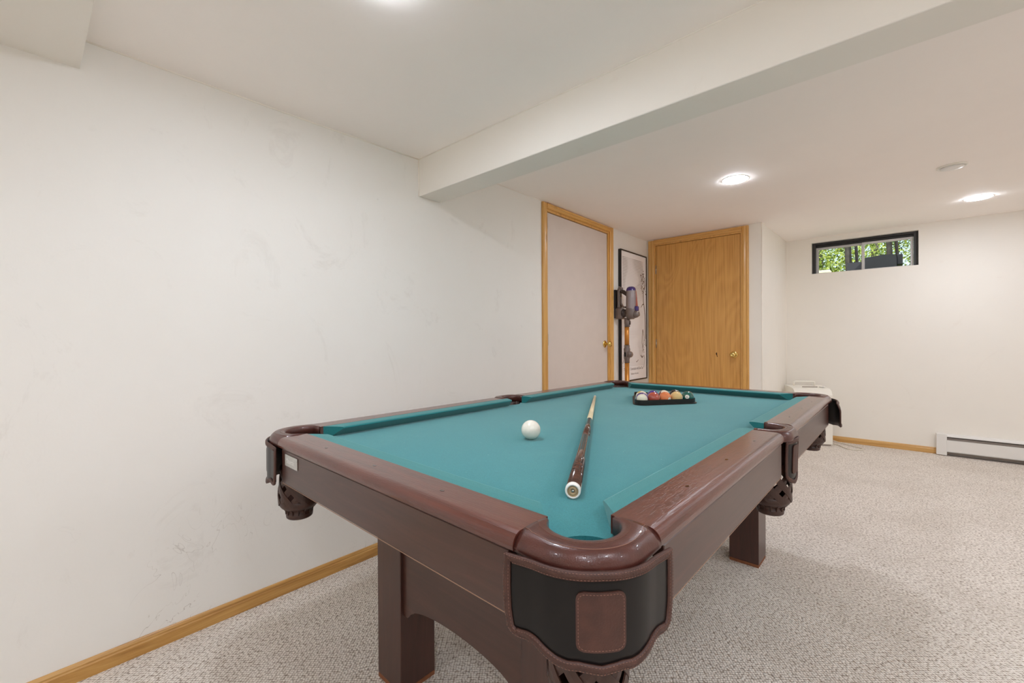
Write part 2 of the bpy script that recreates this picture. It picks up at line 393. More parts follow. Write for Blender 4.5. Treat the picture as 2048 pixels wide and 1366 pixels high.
# baseboards (stepped colonial profile)
BP = [(0, 0), (.013, 0), (.013, .040), (.010, .044), (.010, .049), (.006, .055), (.003, .058), (0, .058)]
def base(name, a, b, nrm, mat, sag=0):
    a, b, nrm = Vector(a), Vector(b), Vector(nrm)
    N = 14; secs = []
    for i in range(N + 1):
        p = a.lerp(b, i / N)
        secs.append([p + nrm * d + Vector((0, 0, h)) for d, h in BP])
    return struct(name, sweep(bmesh.new(), secs), mat)
base('baseboard_left', (XL, YF, 0), (XL, 2.607, 0), (1, 0, 0), M['base_dirty'])
base('baseboard_back', (XC, YB, 0), (.322, YB, 0), (0, -1, 0), M['pine_x'])
base('baseboard_closet', (-.99, YD, 0), (XC, YD, 0), (0, -1, 0), M['pine_x'])
base('baseboard_side', (XC, YD, 0), (XC, YB, 0), (1, 0, 0), M['pine_y'])
base('baseboard_corner', (XL, 3.713, 0), (XL, YD, 0), (1, 0, 0), M['pine_y'])

# doors --------------------------------------------------------------
def casing_strip(parent, a, b, wdir, nrm, width, mat):
    """moulded strip from a to b; wdir = across (towards the outside), nrm = out of the wall"""
    prof = [(0, 0), (0, .010), (.006, .015), (.018, .017), (width * .55, .014), (width - .012, .019), (width - .003, .018), (width, .012), (width, 0)]
    a, b, wd, nr = Vector(a), Vector(b), Vector(wdir), Vector(nrm)
    d = (b - a).normalized(); secs = []
    return mesh_obj('casing', sweep(bmesh.new(), [[a + wd * w_ + nr * h for w_, h in prof], [b + wd * w_ + nr * h for w_, h in prof]]), mat, parent)
def knob(parent, loc, axis, mat, ro=.033):
    k = mesh_obj('rosette', lathe(bmesh.new(), [(0, 0), (ro, 0), (ro, .003), (ro * .85, .007), (.014, .009), (0, .009)], 28, loc, axis), mat, parent, True)
    l2 = Vector(loc) + Vector(axis) * .008
    mesh_obj('door_knob', lathe(bmesh.new(), [(.011, 0), (.010, .018), (.013, .024), (.022, .030), (.0265, .040), (.0265, .048), (.022, .056), (.014, .060), (.008, .0605), (.007, .058), (0, .058)], 28, l2, axis), mat, parent, True)
def hinge(parent, loc, axis_mat):
    x, y, z = loc
    h = mesh_obj('hinge', tube(bmesh.new(), [(x, y, z - .045), (x, y, z - .0152), (x, y, z - .015), (x, y, z + .015), (x, y, z + .0152), (x, y, z + .045)], [.0055, .0055, .006, .006, .0055, .0055], 8), M['steel'], parent, True)
d1 = tag(empty('door_1', (XL, 3.16, 0)), 'beige flush door in left wall with brass knob', None, kind='structure')
def L(o, base_): o.location = Vector(o.location) - Vector(base_)
def part(name, bm, mat, parent, smooth=False):
    """geometry given in world coordinates, parent at translation only"""
    bmesh.ops.translate(bm, verts=bm.verts, vec=-parent.location)
    return mesh_obj(name, bm, mat, parent, smooth)
class WP:   # wrapper so world coords can be used with helper functions above
    pass
def shift_children(e):
    for c in [o for o in COL.objects if o.parent == e]:
        if not c.get('_ok'):
            c.data.transform(Matrix.Translation(-e.location)); c['_ok'] = 1
CW = .056
casing_strip(d1, (XL, 2.665, 0), (XL, 2.665, 2.146), (0, -1, 0), (1, 0, 0), CW, M['casing_z'])
casing_strip(d1, (XL, 3.655, 0), (XL, 3.655, 2.150), (0, 1, 0), (1, 0, 0), CW, M['casing_z'])
casing_strip(d1, (XL, 2.6655, 2.108), (XL, 3.6545, 2.108), (0, 0, 1), (1, 0, 0), .041, M['casing_y'])
j = bmesh.new(); box(j, XL - .12, XL, 2.665, 2.685, 0, 2.108); box(j, XL - .12, XL, 3.635, 3.655, 0, 2.108); box(j, XL - .12, XL, 2.685, 3.635, 2.09, 2.108)
mesh_obj('jamb', j, M['casing_z'], d1)
mesh_obj('door_leaf', B(XL - .047, XL - .010, 2.688, 3.632, .012, 2.087, bev=.002), M['flush_door'], d1)
knob(d1, (XL - .010, 3.583, 1.055), (1, 0, 0), M['brass'])
for z in (2.0, 1.10, .2): hinge(d1, (XL - .006, 2.689, z), None)
shift_children(d1)
d2 = tag(empty('door_2', (-1.48, YD, 0)), 'varnished plywood closet door with brass knob', None, kind='structure')
casing_strip(d2, (-1.905, YD, 0), (-1.905, YD, 2.152), (-1, 0, 0), (0, -1, 0), .062, M['casing_z'])
casing_strip(d2, (-1.048, YD, 0), (-1.048, YD, 2.155), (1, 0, 0), (0, -1, 0), CW, M['casing_z'])
casing_strip(d2, (-1.9045, YD, 2.112), (-1.0485, YD, 2.112), (0, 0, 1), (0, -1, 0), .045, M['casing_x'])
j = bmesh.new(); box(j, -1.905, -1.889, YD, YD + .1, 0, 2.112); box(j, -1.064, -1.048, YD, YD + .1, 0, 2.112); box(j, -1.889, -1.064, YD, YD + .1, 2.096, 2.112)
mesh_obj('jamb', j, M['casing_z'], d2)
mesh_obj('door_leaf', B(-1.886, -1.067, YD + .004, YD + .040, .012, 2.093, bev=.002), M['plywood'], d2)
knob(d2, (-1.122, YD + .004, .945), (0, -1, 0), M['brass'])
for z in (1.84, 1.05, .25): hinge(d2, (-1.8875, YD + .002, z), None)
bm = bmesh.new()
prism(bm, [(-.008, -.004), (-.001, .010), (.003, .008), (.002, -.002), (.006, -.022), (.010, -.030), (.004, -.036), (.001, -.020)], 0, .0015)
bmesh.ops.rotate(bm, verts=bm.verts, cent=(0, 0, 0), matrix=Matrix.Rotation(PI / 2, 3, 'X')); bmesh.ops.translate(bm, verts=bm.verts, vec=(-1.280, YD + .0035, .955))
tag(mesh_obj('splintered_hole', bm, M['chip'], d2), 'dark splintered chip in the plywood')
shift_children(d2)

# window --------------------------------------------------------------
wi = tag(empty('window_1', ((WX0 + WX1) / 2, YB + .06, WZ0)), 'basement slider window in back wall with black frame', None, kind='structure')
y0 = YB + .045
bm = bmesh.new()
box(bm, WX0 + .002, WX0 + .030, y0, y0 + .07, WZ0, WZ1 - .001); box(bm, WX1 - .032, WX1 - .002, y0, y0 + .07, WZ0, WZ1 - .001)
box(bm, WX0 + .030, WX1 - .032, y0, y0 + .03, WZ1 - .022, WZ1 - .001); box(bm, WX0 + .030, WX1 - .032, y0 + .03, y0 + .07, WZ1 - .045, WZ1 - .001)
mesh_obj('window_frame', bm, M['win_black'], wi)
def sash(x0, x1, yy, t=.022):
    z0, z1 = WZ0 - .004, WZ1 - .046
    bm = bmesh.new()
    box(bm, x0, x0 + t, yy, yy + .022, z0, z1); box(bm, x1 - t, x1, yy, yy + .022, z0, z1)
    box(bm, x0 + t, x1 - t, yy, yy + .022, z1 - t, z1); box(bm, x0 + t, x1 - t, yy, yy + .022, z0, z0 + .018)
    s = mesh_obj('sash', bm, M['win_white'], wi)
    mesh_obj('pane', B(x0 + t, x1 - t, yy + .009, yy + .012, z0 + .018, z1 - t), M['glass'], s)
    return s
s1 = sash(WX0 + .032, -.205, y0 + .052); s2 = sash(-.222, WX1 - .034, y0 + .028)
for s in (s1, s2):
    for c in [o for o in COL.objects if o.parent == s]: c.data.transform(Matrix.Translation(-wi.location)); c['_ok'] = 1
shift_children(wi)

# ------------------------------------------------------------------ recessed lights: real ones, then unseen lamps added for fill
def can(x, y, label, grp=None):
    z = zc(y)
    t = tag(empty('recessed_or_fill_light', (x, y, z)), label, 'ceiling light', 'recessed ceiling lights')
    mesh_obj('trim_ring', lathe(bmesh.new(), [(.074, .002), (.0745, -.002), (.078, -.003), (.081, -.002), (.082, .002)], 40), M['white_enamel'], t, True)
    mesh_obj('lens', lathe(bmesh.new(), [(0, -.011), (.040, -.010), (.066, -.007), (.074, -.002), (.074, 0), (0, 0)], 40), M['lens'], t)
    return t
can(-.772, 3.13, 'lit round recessed ceiling light nearer the doors, in front of the plywood door')
can(.51, 4.86, 'lit round recessed ceiling light closest to the basement window')
can(-1.03, .66, 'lit recessed ceiling light above the near end of the table')
can(.85, .32, 'lit recessed ceiling light right of the camera between the beams')
can(2.2, .95, 'added unseen fill light between the beams near the right wall')  # out-of-frame fill lamp, added to brighten the right side
can(1.05, 2.7, 'added unseen fill light just past the beam, off the right rail of the table')  # out of view; added to lift the carpet right of the table
can(2.2, 3.3, 'added unseen fill light past the beam near the right wall')  # another out-of-view lamp added to raise the room's brightness
for i, (x, y, side_) in enumerate([(-1.0, -1.3, 'left'), (1.2, -1.3, 'right'), (.35, -.55, 'nearest')]):  # fill lamps added behind the camera, modelled like the real ones
    z = 1.993 + (y - .131) * .0223 - .0005
    t = tag(empty('recessed_or_fill_light', (x, y, z)), 'added unseen fill light in the low soffit behind the camera, ' + side_ + ' one', 'ceiling light', 'recessed ceiling lights')
    mesh_obj('trim_ring', lathe(bmesh.new(), [(.074, .002), (.0745, -.002), (.078, -.003), (.081, -.002), (.082, .002)], 40), M['white_enamel'], t, True)
    mesh_obj('lens', lathe(bmesh.new(), [(0, -.011), (.040, -.010), (.066, -.007), (.074, -.002), (.074, 0), (0, 0)], 40), M['lens'], t)
sd = tag(empty('smoke_detector', (.288, 3.80, zc(3.8))), 'flat white round cover plate on ceiling beside the lit lights', 'detector')
mesh_obj('base_ring', lathe(bmesh.new(), [(0, 0), (.070, 0), (.070, -.006), (.062, -.010), (.060, -.008), (0, -.008)], 40), M['white_plastic'], sd, True)
mesh_obj('cover', lathe(bmesh.new(), [(0, -.008), (.054, -.008), (.052, -.013), (.030, -.016), (0, -.016)], 40), M['white_enamel'], sd, True)
bm = bmesh.new(); box(bm, .045, .062, -.012, .012, -.012, -.006); mesh_obj('clip', bm, M['white_plastic'], sd)

# ------------------------------------------------------------------ pool table
TC = (-.8774, 1.6301); TR = math.radians(-1.189)
tbl = tag(empty('pool_table', (TC[0], TC[1], 0), TR), 'brown pool table with worn green cloth and leather drop pockets', 'pool table')
HX, HY = .638, 1.138; ZT = .8095; ZC = .775; SX, SY = .55, 1.052; NX, NY = .502, 1.002
CXP, CYP = .534, 1.034            # centre of the corner pocket irons (mirrored)
# playing bed
def arc(cx, cy, r, a0, a1, n=12): return [(cx + r * math.cos(math.radians(a0 + (a1 - a0) * i / n)), cy + r * math.sin(math.radians(a0 + (a1 - a0) * i / n))) for i in range(n + 1)]
poly = []
hx, hy = .556, 1.056
def cut(cx, cy, r, a0, a1): return arc(cx, cy, r, a0, a1, 10)
# walk counter-clockwise from lower left
poly += cut(-.556, -1.056, .062, 90, 0); poly += cut(.556, -1.056, .062, 180, 90)
poly += [(hx, -.052)] + cut(.592, 0, .060, 235, 125) + [(hx, .052)]
poly += cut(.556, 1.056, .062, 270, 180); poly += cut(-.556, 1.056, .062, 0, -90)
poly += [(-hx, .052)] + cut(-.592, 0, .060, 55, -55) + [(-hx, -.052)]
bed = mesh_obj('playing_cloth', prism(bmesh.new(), poly, ZC - .025, ZC), M['cloth'], tbl)
mesh_obj('bed_frame', B(-.46, .46, -.93, .93, .60, ZC - .0255), M['black'], tbl)
# cloth cushions: section swept along, facing cuts at the ends
def cushion(p0, p1, inward, c0, c1):
    """p0,p1 along the seam (2D); inward = unit vector to the playfield; c0,c1 = facing offsets of the nose at each end"""
    p0, p1, n = Vector(p0), Vector(p1), Vector(inward); d = (p1 - p0).normalized()
    prof = [(0, ZT - .0005), (.020, ZT - .0008), (.043, ZT - .0022), (.0478, ZT - .0040), (.0490, ZT - .0065), (.0475, ZT - .0090), (.0200, ZC + .002), (.0170, ZC + .0002), (0, ZC + .0002)]
    secs = []
    for k, (p, c, sg) in enumerate(((p0, c0, 1), (p1, c1, -1))):
        secs.append([(p.x + n.x * o + d.x * sg * c * o / .049, p.y + n.y * o + d.y * sg * c * o / .049, z) for o, z in prof])
    bm = sweep(bmesh.new(), secs)
    return mesh_obj('cushion', bm, M['railcloth'], tbl)
cushion((-.470, -SY), (.470, -SY), (0, 1), .050, .050); cushion((.470, SY), (-.470, SY), (0, -1), .050, .050)
for s in (-1, 1):
    for q in (-1, 1):
        cushion((s * SX, q * .968), (s * SX, q * .055), (-s, 0), .048, .018)
# hardwood rail caps
def railcap(p0, p1, out, mat, e=.0):
    p0, p1, n = Vector(p0), Vector(p1), Vector(out)
    W = .086; prof = [(0, ZT), (W - .020, ZT)]
    for i in range(1, 9):
        a = PI / 2 * i / 8; prof.append((W - .020 + .020 * math.sin(a), ZT - .020 + .020 * math.cos(a)))
    prof += [(W - .001, ZT - .026), (W - .006, ZT - .030), (W - .012, ZT - .031), (0, ZT - .031)]
    return mesh_obj('rail', sweep(bmesh.new(), [[(p.x + n.x * o, p.y + n.y * o, z) for o, z in prof] for p in (p0, p1)]), mat, tbl)
railcap((-.476, -SY), (.476, -SY), (0, -1), M['mahog_x']); railcap((.476, SY), (-.476, SY), (0, 1), M['mahog_x'])
for s in (-1, 1):
    for q in (-1, 1): railcap((s * SX, q * .978), (s * SX, q * .086), (s, 0), M['mahog_y'])
# aprons under the rails
def apron(x0, x1, y0, y1, mat, n):
    a = mesh_obj('apron', B(x0, x1, y0, y1, .680, ZT - .031, bev=.0015, seg=1), mat, tbl)
    bm = bmesh.new()
    if n[0]: box(bm, x0 if n[0] < 0 else x1 - .0005, x0 + .0005 if n[0] < 0 else x1, y0 + .001, y1 - .001, .6785, .6802)
    else: box(bm, x0 + .001, x1 - .001, y0 if n[1] < 0 else y1 - .0005, y0 + .0005 if n[1] < 0 else y1, .6785, .6802)
    mesh_obj('edge_band', bm, M['ledge'], a)
apron(-.458, .462, -HY + .006, -HY + .026, M['lam_x'], (0, -1)); apron(-.462, .462, HY - .026, HY - .006, M['lam_x'], (0, 1))
for s in (-1, 1):
    for q in (-1, 1):
        xs = sorted((s * (HX - .006), s * (HX - .026))); yy = sorted((q * .958, q * .105))
        apron(xs[0], xs[1], yy[0], yy[1], M['lam_y'], (s, 0))
# dark brackets behind the pockets
for s in (-1, 1):
    for q in (-1, 1):
        mesh_obj('corner_bracket', prism(bmesh.new(), [(s * .465, q * 1.115), (s * .44, q * .93), (s * .60, q * .955), (s * .585, q * .975), (s * .48, q * .99), (s * .485, q * 1.1)], .70, ZC - .03), M['black'], tbl)
    mesh_obj('side_bracket', B(*(sorted((s * .47, s * .60))), -.10, .10, .70, ZC - .03), M['black'], tbl)
# rail sights
sights = []
for q in (-1, 1):
    for x in (-.25, 0, .25): sights.append((x, q * (SY + .040), .006, .0035))
for s in (-1, 1):
    for y in (-.755, -.503, -.25, .25, .503, .755): sights.append((s * (SX + .042), y, .0035, .006))
for x, y, a, b in sights:
    bm = bmesh.new(); prism(bm, [(x + a * math.cos(t), y + b * math.sin(t)) for t in [i * PI / 4 for i in range(8)]], ZT - .0002, ZT + .0004)
    mesh_obj('rail_sight', bm, M['cue_point'], tbl)
# legs and arched end panels
for yc0, yc1 in ((-.874, -.744), (.694, .834)):
    for x0, x1 in ((-.368, -.236), (.258, .389)):
        g = mesh_obj('leg', B(x0, x1, yc0, yc1, .014, .6795, bev=.002, seg=1), M['lam_z'], tbl)
        mesh_obj('leg_foot', B(x0 + .001, x1 - .001, yc0 + .001, yc1 - .001, 0, .014), M['cut_edge'], g)
for y0_ in (-.862, .80):
    zt = .679
    pts = [(-.236, .250), (-.215, .250)]
    for i in range(0, 21):
        x = -.200 + .422 * i / 20
        u = (x - .011) / .211; pts.append((x, .259 + .047 * math.sqrt(max(0, 1 - u * u * .98))))
    pts += [(.237, .250), (.258, .250), (.258, zt), (-.236, zt)]
    bm = prism(bmesh.new(), pts, 0, .018)
    bmesh.ops.rotate(bm, verts=bm.verts, cent=(0, 0, 0), matrix=Matrix.Rotation(PI / 2, 3, 'X')); bmesh.ops.translate(bm, verts=bm.verts, vec=(0, y0_ + .018, 0))
    mesh_obj('arched_panel', bm, M['lam_x'], tbl)
# manufacturer's plate
bd = mesh_obj('name_plate', B(-.427, -.340, -HY + .003, -HY + .006, .737, .770, bev=.001, seg=1), M['chrome'], tbl)
tag(bd, 'silver name plate')
text_mesh('lettering', 'Mizerak', .020, M['badge_text'], bd, (-.421, -HY + .0030, .7475), (PI / 2, 0, 0), .0006)

# pocket irons ---------------------------------------------------------
def iron_path(kind):
    """list of (point2D, outward2D) for a U; local frame: mouth opens to -u, u = outward direction, v sideways; returns (u,v) pairs"""
# corner iron, built for corner (+x,-y) then mirrored
def iron_sections(path, ri, ro, ztop, zlow, taper):
    """path = [(c2, dir2, f)]: section from c+dir*ri(f) to c+dir*ro(f)"""
    secs = []
    for c, d, a, b, k in path:
        c, d = Vector(c), Vector(d)
        w = b - a; pr = []
        prof = [(0, -.024), (0, -.004), (.08, -.0005), (.25, .0012), (.5, .0014), (.72, -.0004), (.86, -.0050), (.95, -.0115), (1.0, -.019), (.99, -.025), (.93, -.029), (.6, -.030)]
        for f, h in prof:
            if f > .6: hh = h * k + (1 - k) * h
            else: hh = h
            p = c + d * (a + w * f); pr.append((p.x, p.y, ztop + hh))
        secs.append(pr)
    return secs
def corner_path():
    P = []; ax, ay = CXP, -CYP
    ri, ro = .056, .094
    # arm along near rail: from x=.477 ; then arc from -90-? to 0
    P.append(((.4775, -1.135 + .094), (0, -1), .0165, .094, 1))
    P.append(((.488, -1.135 + .094), (0, -1), .024, .094, 1))
    n = 16
    for i in range(n + 1):
        a = -118 + i * (146 / n) if False else -100 + i * (110 / n)
        a = max(-90, min(0, -90 + (i) * 90 / n)) if 0 else a
        d = (math.cos(math.radians(a)), math.sin(math.radians(a)))
        P.append(((ax, ay), d, ri, ro + .004 * (1 - abs(math.sin(math.radians(2 * (a + 45)) )) ), 1))
    return P
def corner_iron_bm(sx, sy):
    """U of leather: inner edge a semicircle facing the corner, outer edge a rounded square corner"""
    cx, cy = CXP, CYP
    inner, outer = [], []
    N = 26
    # inner curve: from (.479,1.056) round to (.556,.979)
    a0, a1 = 158, -68
    for i in range(N + 1):
        a = math.radians(a0 + (a1 - a0) * i / N); inner.append(Vector((cx + .0575 * math.cos(a), cy + .0575 * math.sin(a))))
    # outer curve: straight from (.477,1.128) to (cx,1.128), arc r .094, straight down to (.628,.979)
    R = .103; y1 = cy + R; x1 = cx + R
    L1 = cx - .4768; L2 = R * PI / 2; L3 = cy - .9788; T = L1 + L2 + L3
    for i in range(N + 1):
        s = T * i / N
        if s < L1: p = Vector((.4768 + s, y1))
        elif s < L1 + L2:
            a = PI / 2 - (s - L1) / R; p = Vector((cx + R * math.cos(a), cy + R * math.sin(a)))
        else: p = Vector((x1, cy - (s - L1 - L2)))
        outer.append(p)
    inner[0] = Vector((.4768, 1.053)); inner[-1] = Vector((.553, .9788))
    inner[1] = Vector((.482, 1.057)); inner[-2] = Vector((.557, .984))
    prof = [(0, -.030), (0, -.004), (.06, -.0006), (.22, .0010), (.45, .0014), (.66, .0006), (.80, -.0030), (.90, -.0085), (.965, -.0150), (1.0, -.0215), (.985, -.0275), (.93, -.0315), (.7, -.032)]
    secs = []
    for a, b in zip(inner, outer):
        secs.append([(sx * (a.x + (b.x - a.x) * f), sy * (a.y + (b.y - a.y) * f), ZT + .001 + h) for f, h in prof])
    seam = [(sx * (a.x + (b.x - a.x) * .34), sy * (a.y + (b.y - a.y) * .34)) for a, b in zip(inner, outer)]
    seam2 = [(sx * (a.x + (b.x - a.x) * .68), sy * (a.y + (b.y - a.y) * .68)) for a, b in zip(inner, outer)]
    return sweep(bmesh.new(), secs), seam, seam2
def side_iron_bm(sx):
    N = 26; inner, outer = [], []
    for i in range(N + 1):
        t = i / N; a = math.radians(-90 + 180 * t)
        inner.append(Vector((.572 + .044 * math.cos(a), .050 * math.sin(a))))
    inner[0] = Vector((.5505, -.056)); inner[-1] = Vector((.5505, .056)); inner[1] = Vector((.562, -.053)); inner[-2] = Vector((.562, .053))
    L1 = .600 - .5505; R = .052; hw = .0855
    for i in range(N + 1):
        t = i / N
        # superellipse-like outer: corners rounded
        L2 = R * PI / 2; L3 = 2 * (hw - R); T = 2 * L1 + 2 * L2 + L3; s = T * t
        x2 = .600
        if s < L1: p = Vector((.5505 + s, -hw))
        elif s < L1 + L2: a = -PI / 2 + (s - L1) / R; p = Vector((x2 + R * math.cos(a), -hw + R + R * math.sin(a)))
        elif s < L1 + L2 + L3: p = Vector((x2 + R, -hw + R + (s - L1 - L2)))
        elif s < L1 + 2 * L2 + L3: a = (s - L1 - L2 - L3) / R; p = Vector((x2 + R * math.cos(a), hw - R + R * math.sin(a)))
        else: p = Vector((x2 - (s - L1 - 2 * L2 - L3), hw))
        outer.append(p)
    prof = [(0, -.030), (0, -.004), (.06, -.0006), (.22, .0010), (.45, .0014), (.66, .0006), (.80, -.0030), (.90, -.0085), (.965, -.0150), (1.0, -.0215), (.985, -.0275), (.93, -.0315), (.7, -.032)]
    secs = []
    for a, b in zip(inner, outer):
        secs.append([(sx * (a.x + (b.x - a.x) * f), (a.y + (b.y - a.y) * f), ZT + .001 + h) for f, h in prof])
    seam = [(sx * (a.x + (b.x - a.x) * .34), (a.y + (b.y - a.y) * .34)) for a, b in zip(inner, outer)]
    seam2 = [(sx * (a.x + (b.x - a.x) * .68), (a.y + (b.y - a.y) * .68)) for a, b in zip(inner, outer)]
    return sweep(bmesh.new(), secs), seam, seam2
def stitches(bm, pts, step=.0042, ln=.0024, r=.00042):
    """short dashes following a 3D polyline"""
    pts = [Vector(p) for p in pts]; acc = 0; out = []
    for a, b in zip(pts, pts[1:]):
        d = (b - a).length
        while acc < d:
            out.append((a.lerp(b, acc / d), (b - a).normalized())); acc += step
        acc -= d
    for p, d in out:
        s = d.orthogonal().normalized() * r; t = d.cross(s)
        q = [p - d * ln / 2, p + d * ln / 2]
        v = [bm.verts.new(x + o) for x in q for o in (s, t, -s, -t)]
        for k in range(4): bm.faces.new((v[k], v[(k + 1) % 4], v[4 + (k + 1) % 4], v[4 + k]))
    return bm
# hanging shields -------------------------------------------------------
def shield_map_corner(sx, sy, fl=0):
    r = .107; q = r * PI / 4
    def f(s, z, off=0):
        rr = r + off + fl * min(1, (.83 - z) / .08)
        if abs(s) <= q:
            a = math.radians(-45) + s / r; x, y = CXP + rr * math.cos(a), -CYP + rr * math.sin(a)
        elif s < 0:
            e = -s - q; x, y = CXP - e, -CYP - rr - .06 * max(0, e - .02)
        else:
            e = s - q; x, y = CXP + rr + .06 * max(0, e - .02), -CYP + e
        return (sx * x, -sy * y * 1.0, z)
    return f
def shield_map_side(sx):
    r = .085
    def f(s, z, off=0):
        k = .5 / .5
        a = s / r * .55
        x = .566 + (r + off) * math.cos(a) + (.785 - z) * -.03; y = (r * 1.25 + off) * math.sin(a)
        c_, s_ = math.cos(.12), math.sin(.12); dx = x - .62
        x, y = .62 + dx * c_ + y * s_ * sx, -dx * s_ * sx + y * c_
        return (sx * x, y - .006, z)
    return f
def interp(tb, s):
    for (a, za), (b, zb) in zip(tb, tb[1:]):
        if a <= s <= b: return za + (zb - za) * (s - a) / (b - a)
    return tb[0][1] if s < tb[0][0] else tb[-1][1]
C_BOT = [(-.150, .700), (-.149, .684), (-.144, .674), (-.134, .668), (-.122, .667), (-.108, .670), (-.095, .669), (-.080, .663), (-.062, .657), (-.045, .655), (-.030, .657), (-.012, .655), (0, .653), (.012, .655), (.030, .657), (.045, .655), (.062, .657), (.080, .663), (.095, .669), (.108, .670), (.122, .667), (.134, .668), (.144, .674), (.149, .684), (.150, .700)]
C_TOP = [(-.150, .783), (-.1, .787), (0, .7915), (.1, .787), (.150, .783)]
S_BOT = [(-.078, .690), (-.074, .668), (-.055, .655), (-.03, .647), (0, .641), (.03, .647), (.055, .655), (.074, .668), (.078, .690)]
S_TOP = [(-.078, .783), (0, .7855), (.078, .783)]
def shield(f, bot, top, hw, patch, ptop, pbot):
    N = 60; K = 8
    def sheet(s0, s1, zt, zb, off0, off1, name, mat, parent, NN=N, KK=K):
        bm = bmesh.new(); gr = {}
        for lay, off in enumerate((off0, off1)):
            for i in range(NN + 1):
                s = s0 + (s1 - s0) * i / NN; a, b = zt(s), zb(s)
                for k in range(KK + 1):
                    gr[lay, i, k] = bm.verts.new(f(s, a + (b - a) * k / KK, off))
        for i in range(NN):
            for k in range(KK):
                for l in (0, 1): bm.faces.new((gr[l, i, k], gr[l, i + 1, k], gr[l, i + 1, k + 1], gr[l, i, k + 1]))
        for i in range(NN):
            for k in (0, KK): bm.faces.new((gr[0, i, k], gr[0, i + 1, k], gr[1, i + 1, k], gr[1, i, k]))
        for k in range(KK):
            for i in (0, NN): bm.faces.new((gr[0, i, k], gr[0, i, k + 1], gr[1, i, k + 1], gr[1, i, k]))
        return mesh_obj(name, bm, mat, parent)
    TW = .0125
    sh = sheet(-hw + .003, hw - .003, lambda s: interp(top, s) - .002, lambda s: interp(bot, s) + .003, 0, .0025, 'pocket_shield', M['vinyl'], tbl)
    for p in sh.data.polygons: p.use_smooth = True
    # border of leather: polyline band following the outline
    def band():
        out = []; n = 60
        for i in range(n + 1): s = -hw + 2 * hw * i / n; out.append((s, interp(top, s)))
        for i in range(1, 8): out.append((hw + .002 * math.sin(PI * i / 8), interp(top, hw) + (interp(bot, hw) - interp(top, hw)) * i / 8))
        for i in range(n + 1): s = hw - 2 * hw * i / n; out.append((s, interp(bot, s)))
        for i in range(1, 8): out.append((-hw - .002 * math.sin(PI * i / 8), interp(bot, -hw) + (interp(top, -hw) - interp(bot, -hw)) * i / 8))
        # inset by local normal
        cl = len(out); inn = []
        for i in range(cl):
            a, b, c = out[i - 1], out[i], out[(i + 1) % cl]
            a2, c2 = out[i - 3], out[(i + 3) % cl]
            dx, dz = c2[0] - a2[0], c2[1] - a2[1]; l_ = math.hypot(dx, dz) or 1
            nx, nz = dz / l_, -dx / l_      # to the right of a clockwise path = inside
            inn.append((b[0] + nx * TW, b[1] + nz * TW))
        return out, inn
    out, inn = band(); n = len(out); bm = bmesh.new(); V = []
    for i in range(n):
        V.append([bm.verts.new(f(*out[i], .0005)), bm.verts.new(f(*out[i], .0050)), bm.verts.new(f((out[i][0] + inn[i][0]) / 2, (out[i][1] + inn[i][1]) / 2, .0066)), bm.verts.new(f(*inn[i], .0050)), bm.verts.new(f(*inn[i], .0005))])
    for i in range(n):
        a, b = V[i], V[(i + 1) % n]
        for k in range(5): bm.faces.new((a[k], a[(k + 1) % 5], b[(k + 1) % 5], b[k]))
    mesh_obj('leather_border', bm, M['leather_matte'], sh, True)
    bm = bmesh.new()
    for t_ in (.16, .84):
        stitches(bm, [f(o[0] + (i_[0] - o[0]) * t_, o[1] + (i_[1] - o[1]) * t_, .0060) for o, i_ in zip(out, inn)] , .0048, .0026, .0004)
    tag(mesh_obj('stitching', bm, M['thread'], sh), kind='stuff')
    # patch
    rc = .010; pts = []
    for (px, pz, a0) in ((patch - rc, ptop - rc, 90), (patch - rc, pbot + rc, 0), (-patch + rc, pbot + rc, -90), (-patch + rc, ptop - rc, 180)):
        for i in range(6): a = math.radians(a0 - 18 * i); pts.append((px + rc * math.cos(a), pz + rc * math.sin(a)))
    # subdivide horizontal runs so the patch follows the curve: build as rows
    bm = bmesh.new(); NN = 16; rows = 10; g = {}
    def halfw(z):
        d = min(z - pbot, ptop - z)
        return patch if d >= rc else patch - rc + math.sqrt(max(0, rc * rc - (rc - d) ** 2))
    zs = [pbot, pbot + .002, pbot + .005, pbot + rc] + [pbot + rc + (ptop - pbot - 2 * rc) * i / 4 for i in range(1, 4)] + [ptop - rc, ptop - .005, ptop - .002, ptop]
    for l, off in enumerate((.001, .0052)):
        for k, z in enumerate(zs):
            h = halfw(z)
            for i in range(NN + 1): g[l, k, i] = bm.verts.new(f(-h + 2 * h * i / NN, z, off))
    R_ = len(zs)
    for k in range(R_ - 1):
        for i in range(NN):
            for l in (0, 1): bm.faces.new((g[l, k, i], g[l, k, i + 1], g[l, k + 1, i + 1], g[l, k + 1, i]))
        for i in (0, NN): bm.faces.new((g[0, k, i], g[0, k + 1, i], g[1, k + 1, i], g[1, k, i]))
    for i in range(NN):
        for k in (0, R_ - 1): bm.faces.new((g[0, k, i], g[0, k, i + 1], g[1, k, i + 1], g[1, k, i]))
    pa = mesh_obj('leather_patch', bm, M['leather_matte'], sh)
    ins = .003; loop = [(x * (1 - ins / patch), pbot + (z - pbot) * (1 - 2 * ins / (ptop - pbot)) + ins) for x, z in pts]
    dense = []
    for a, b in zip(loop, loop[1:] + loop[:1]):
        for i in range(6): dense.append((a[0] + (b[0] - a[0]) * i / 6, a[1] + (b[1] - a[1]) * i / 6))
    bm = bmesh.new(); stitches(bm, [f(x, z, .0055) for x, z in dense + dense[:1]], .0046, .0026, .0004)
    tag(mesh_obj('patch_stitching', bm, M['thread'], sh), kind='stuff')
    return sh
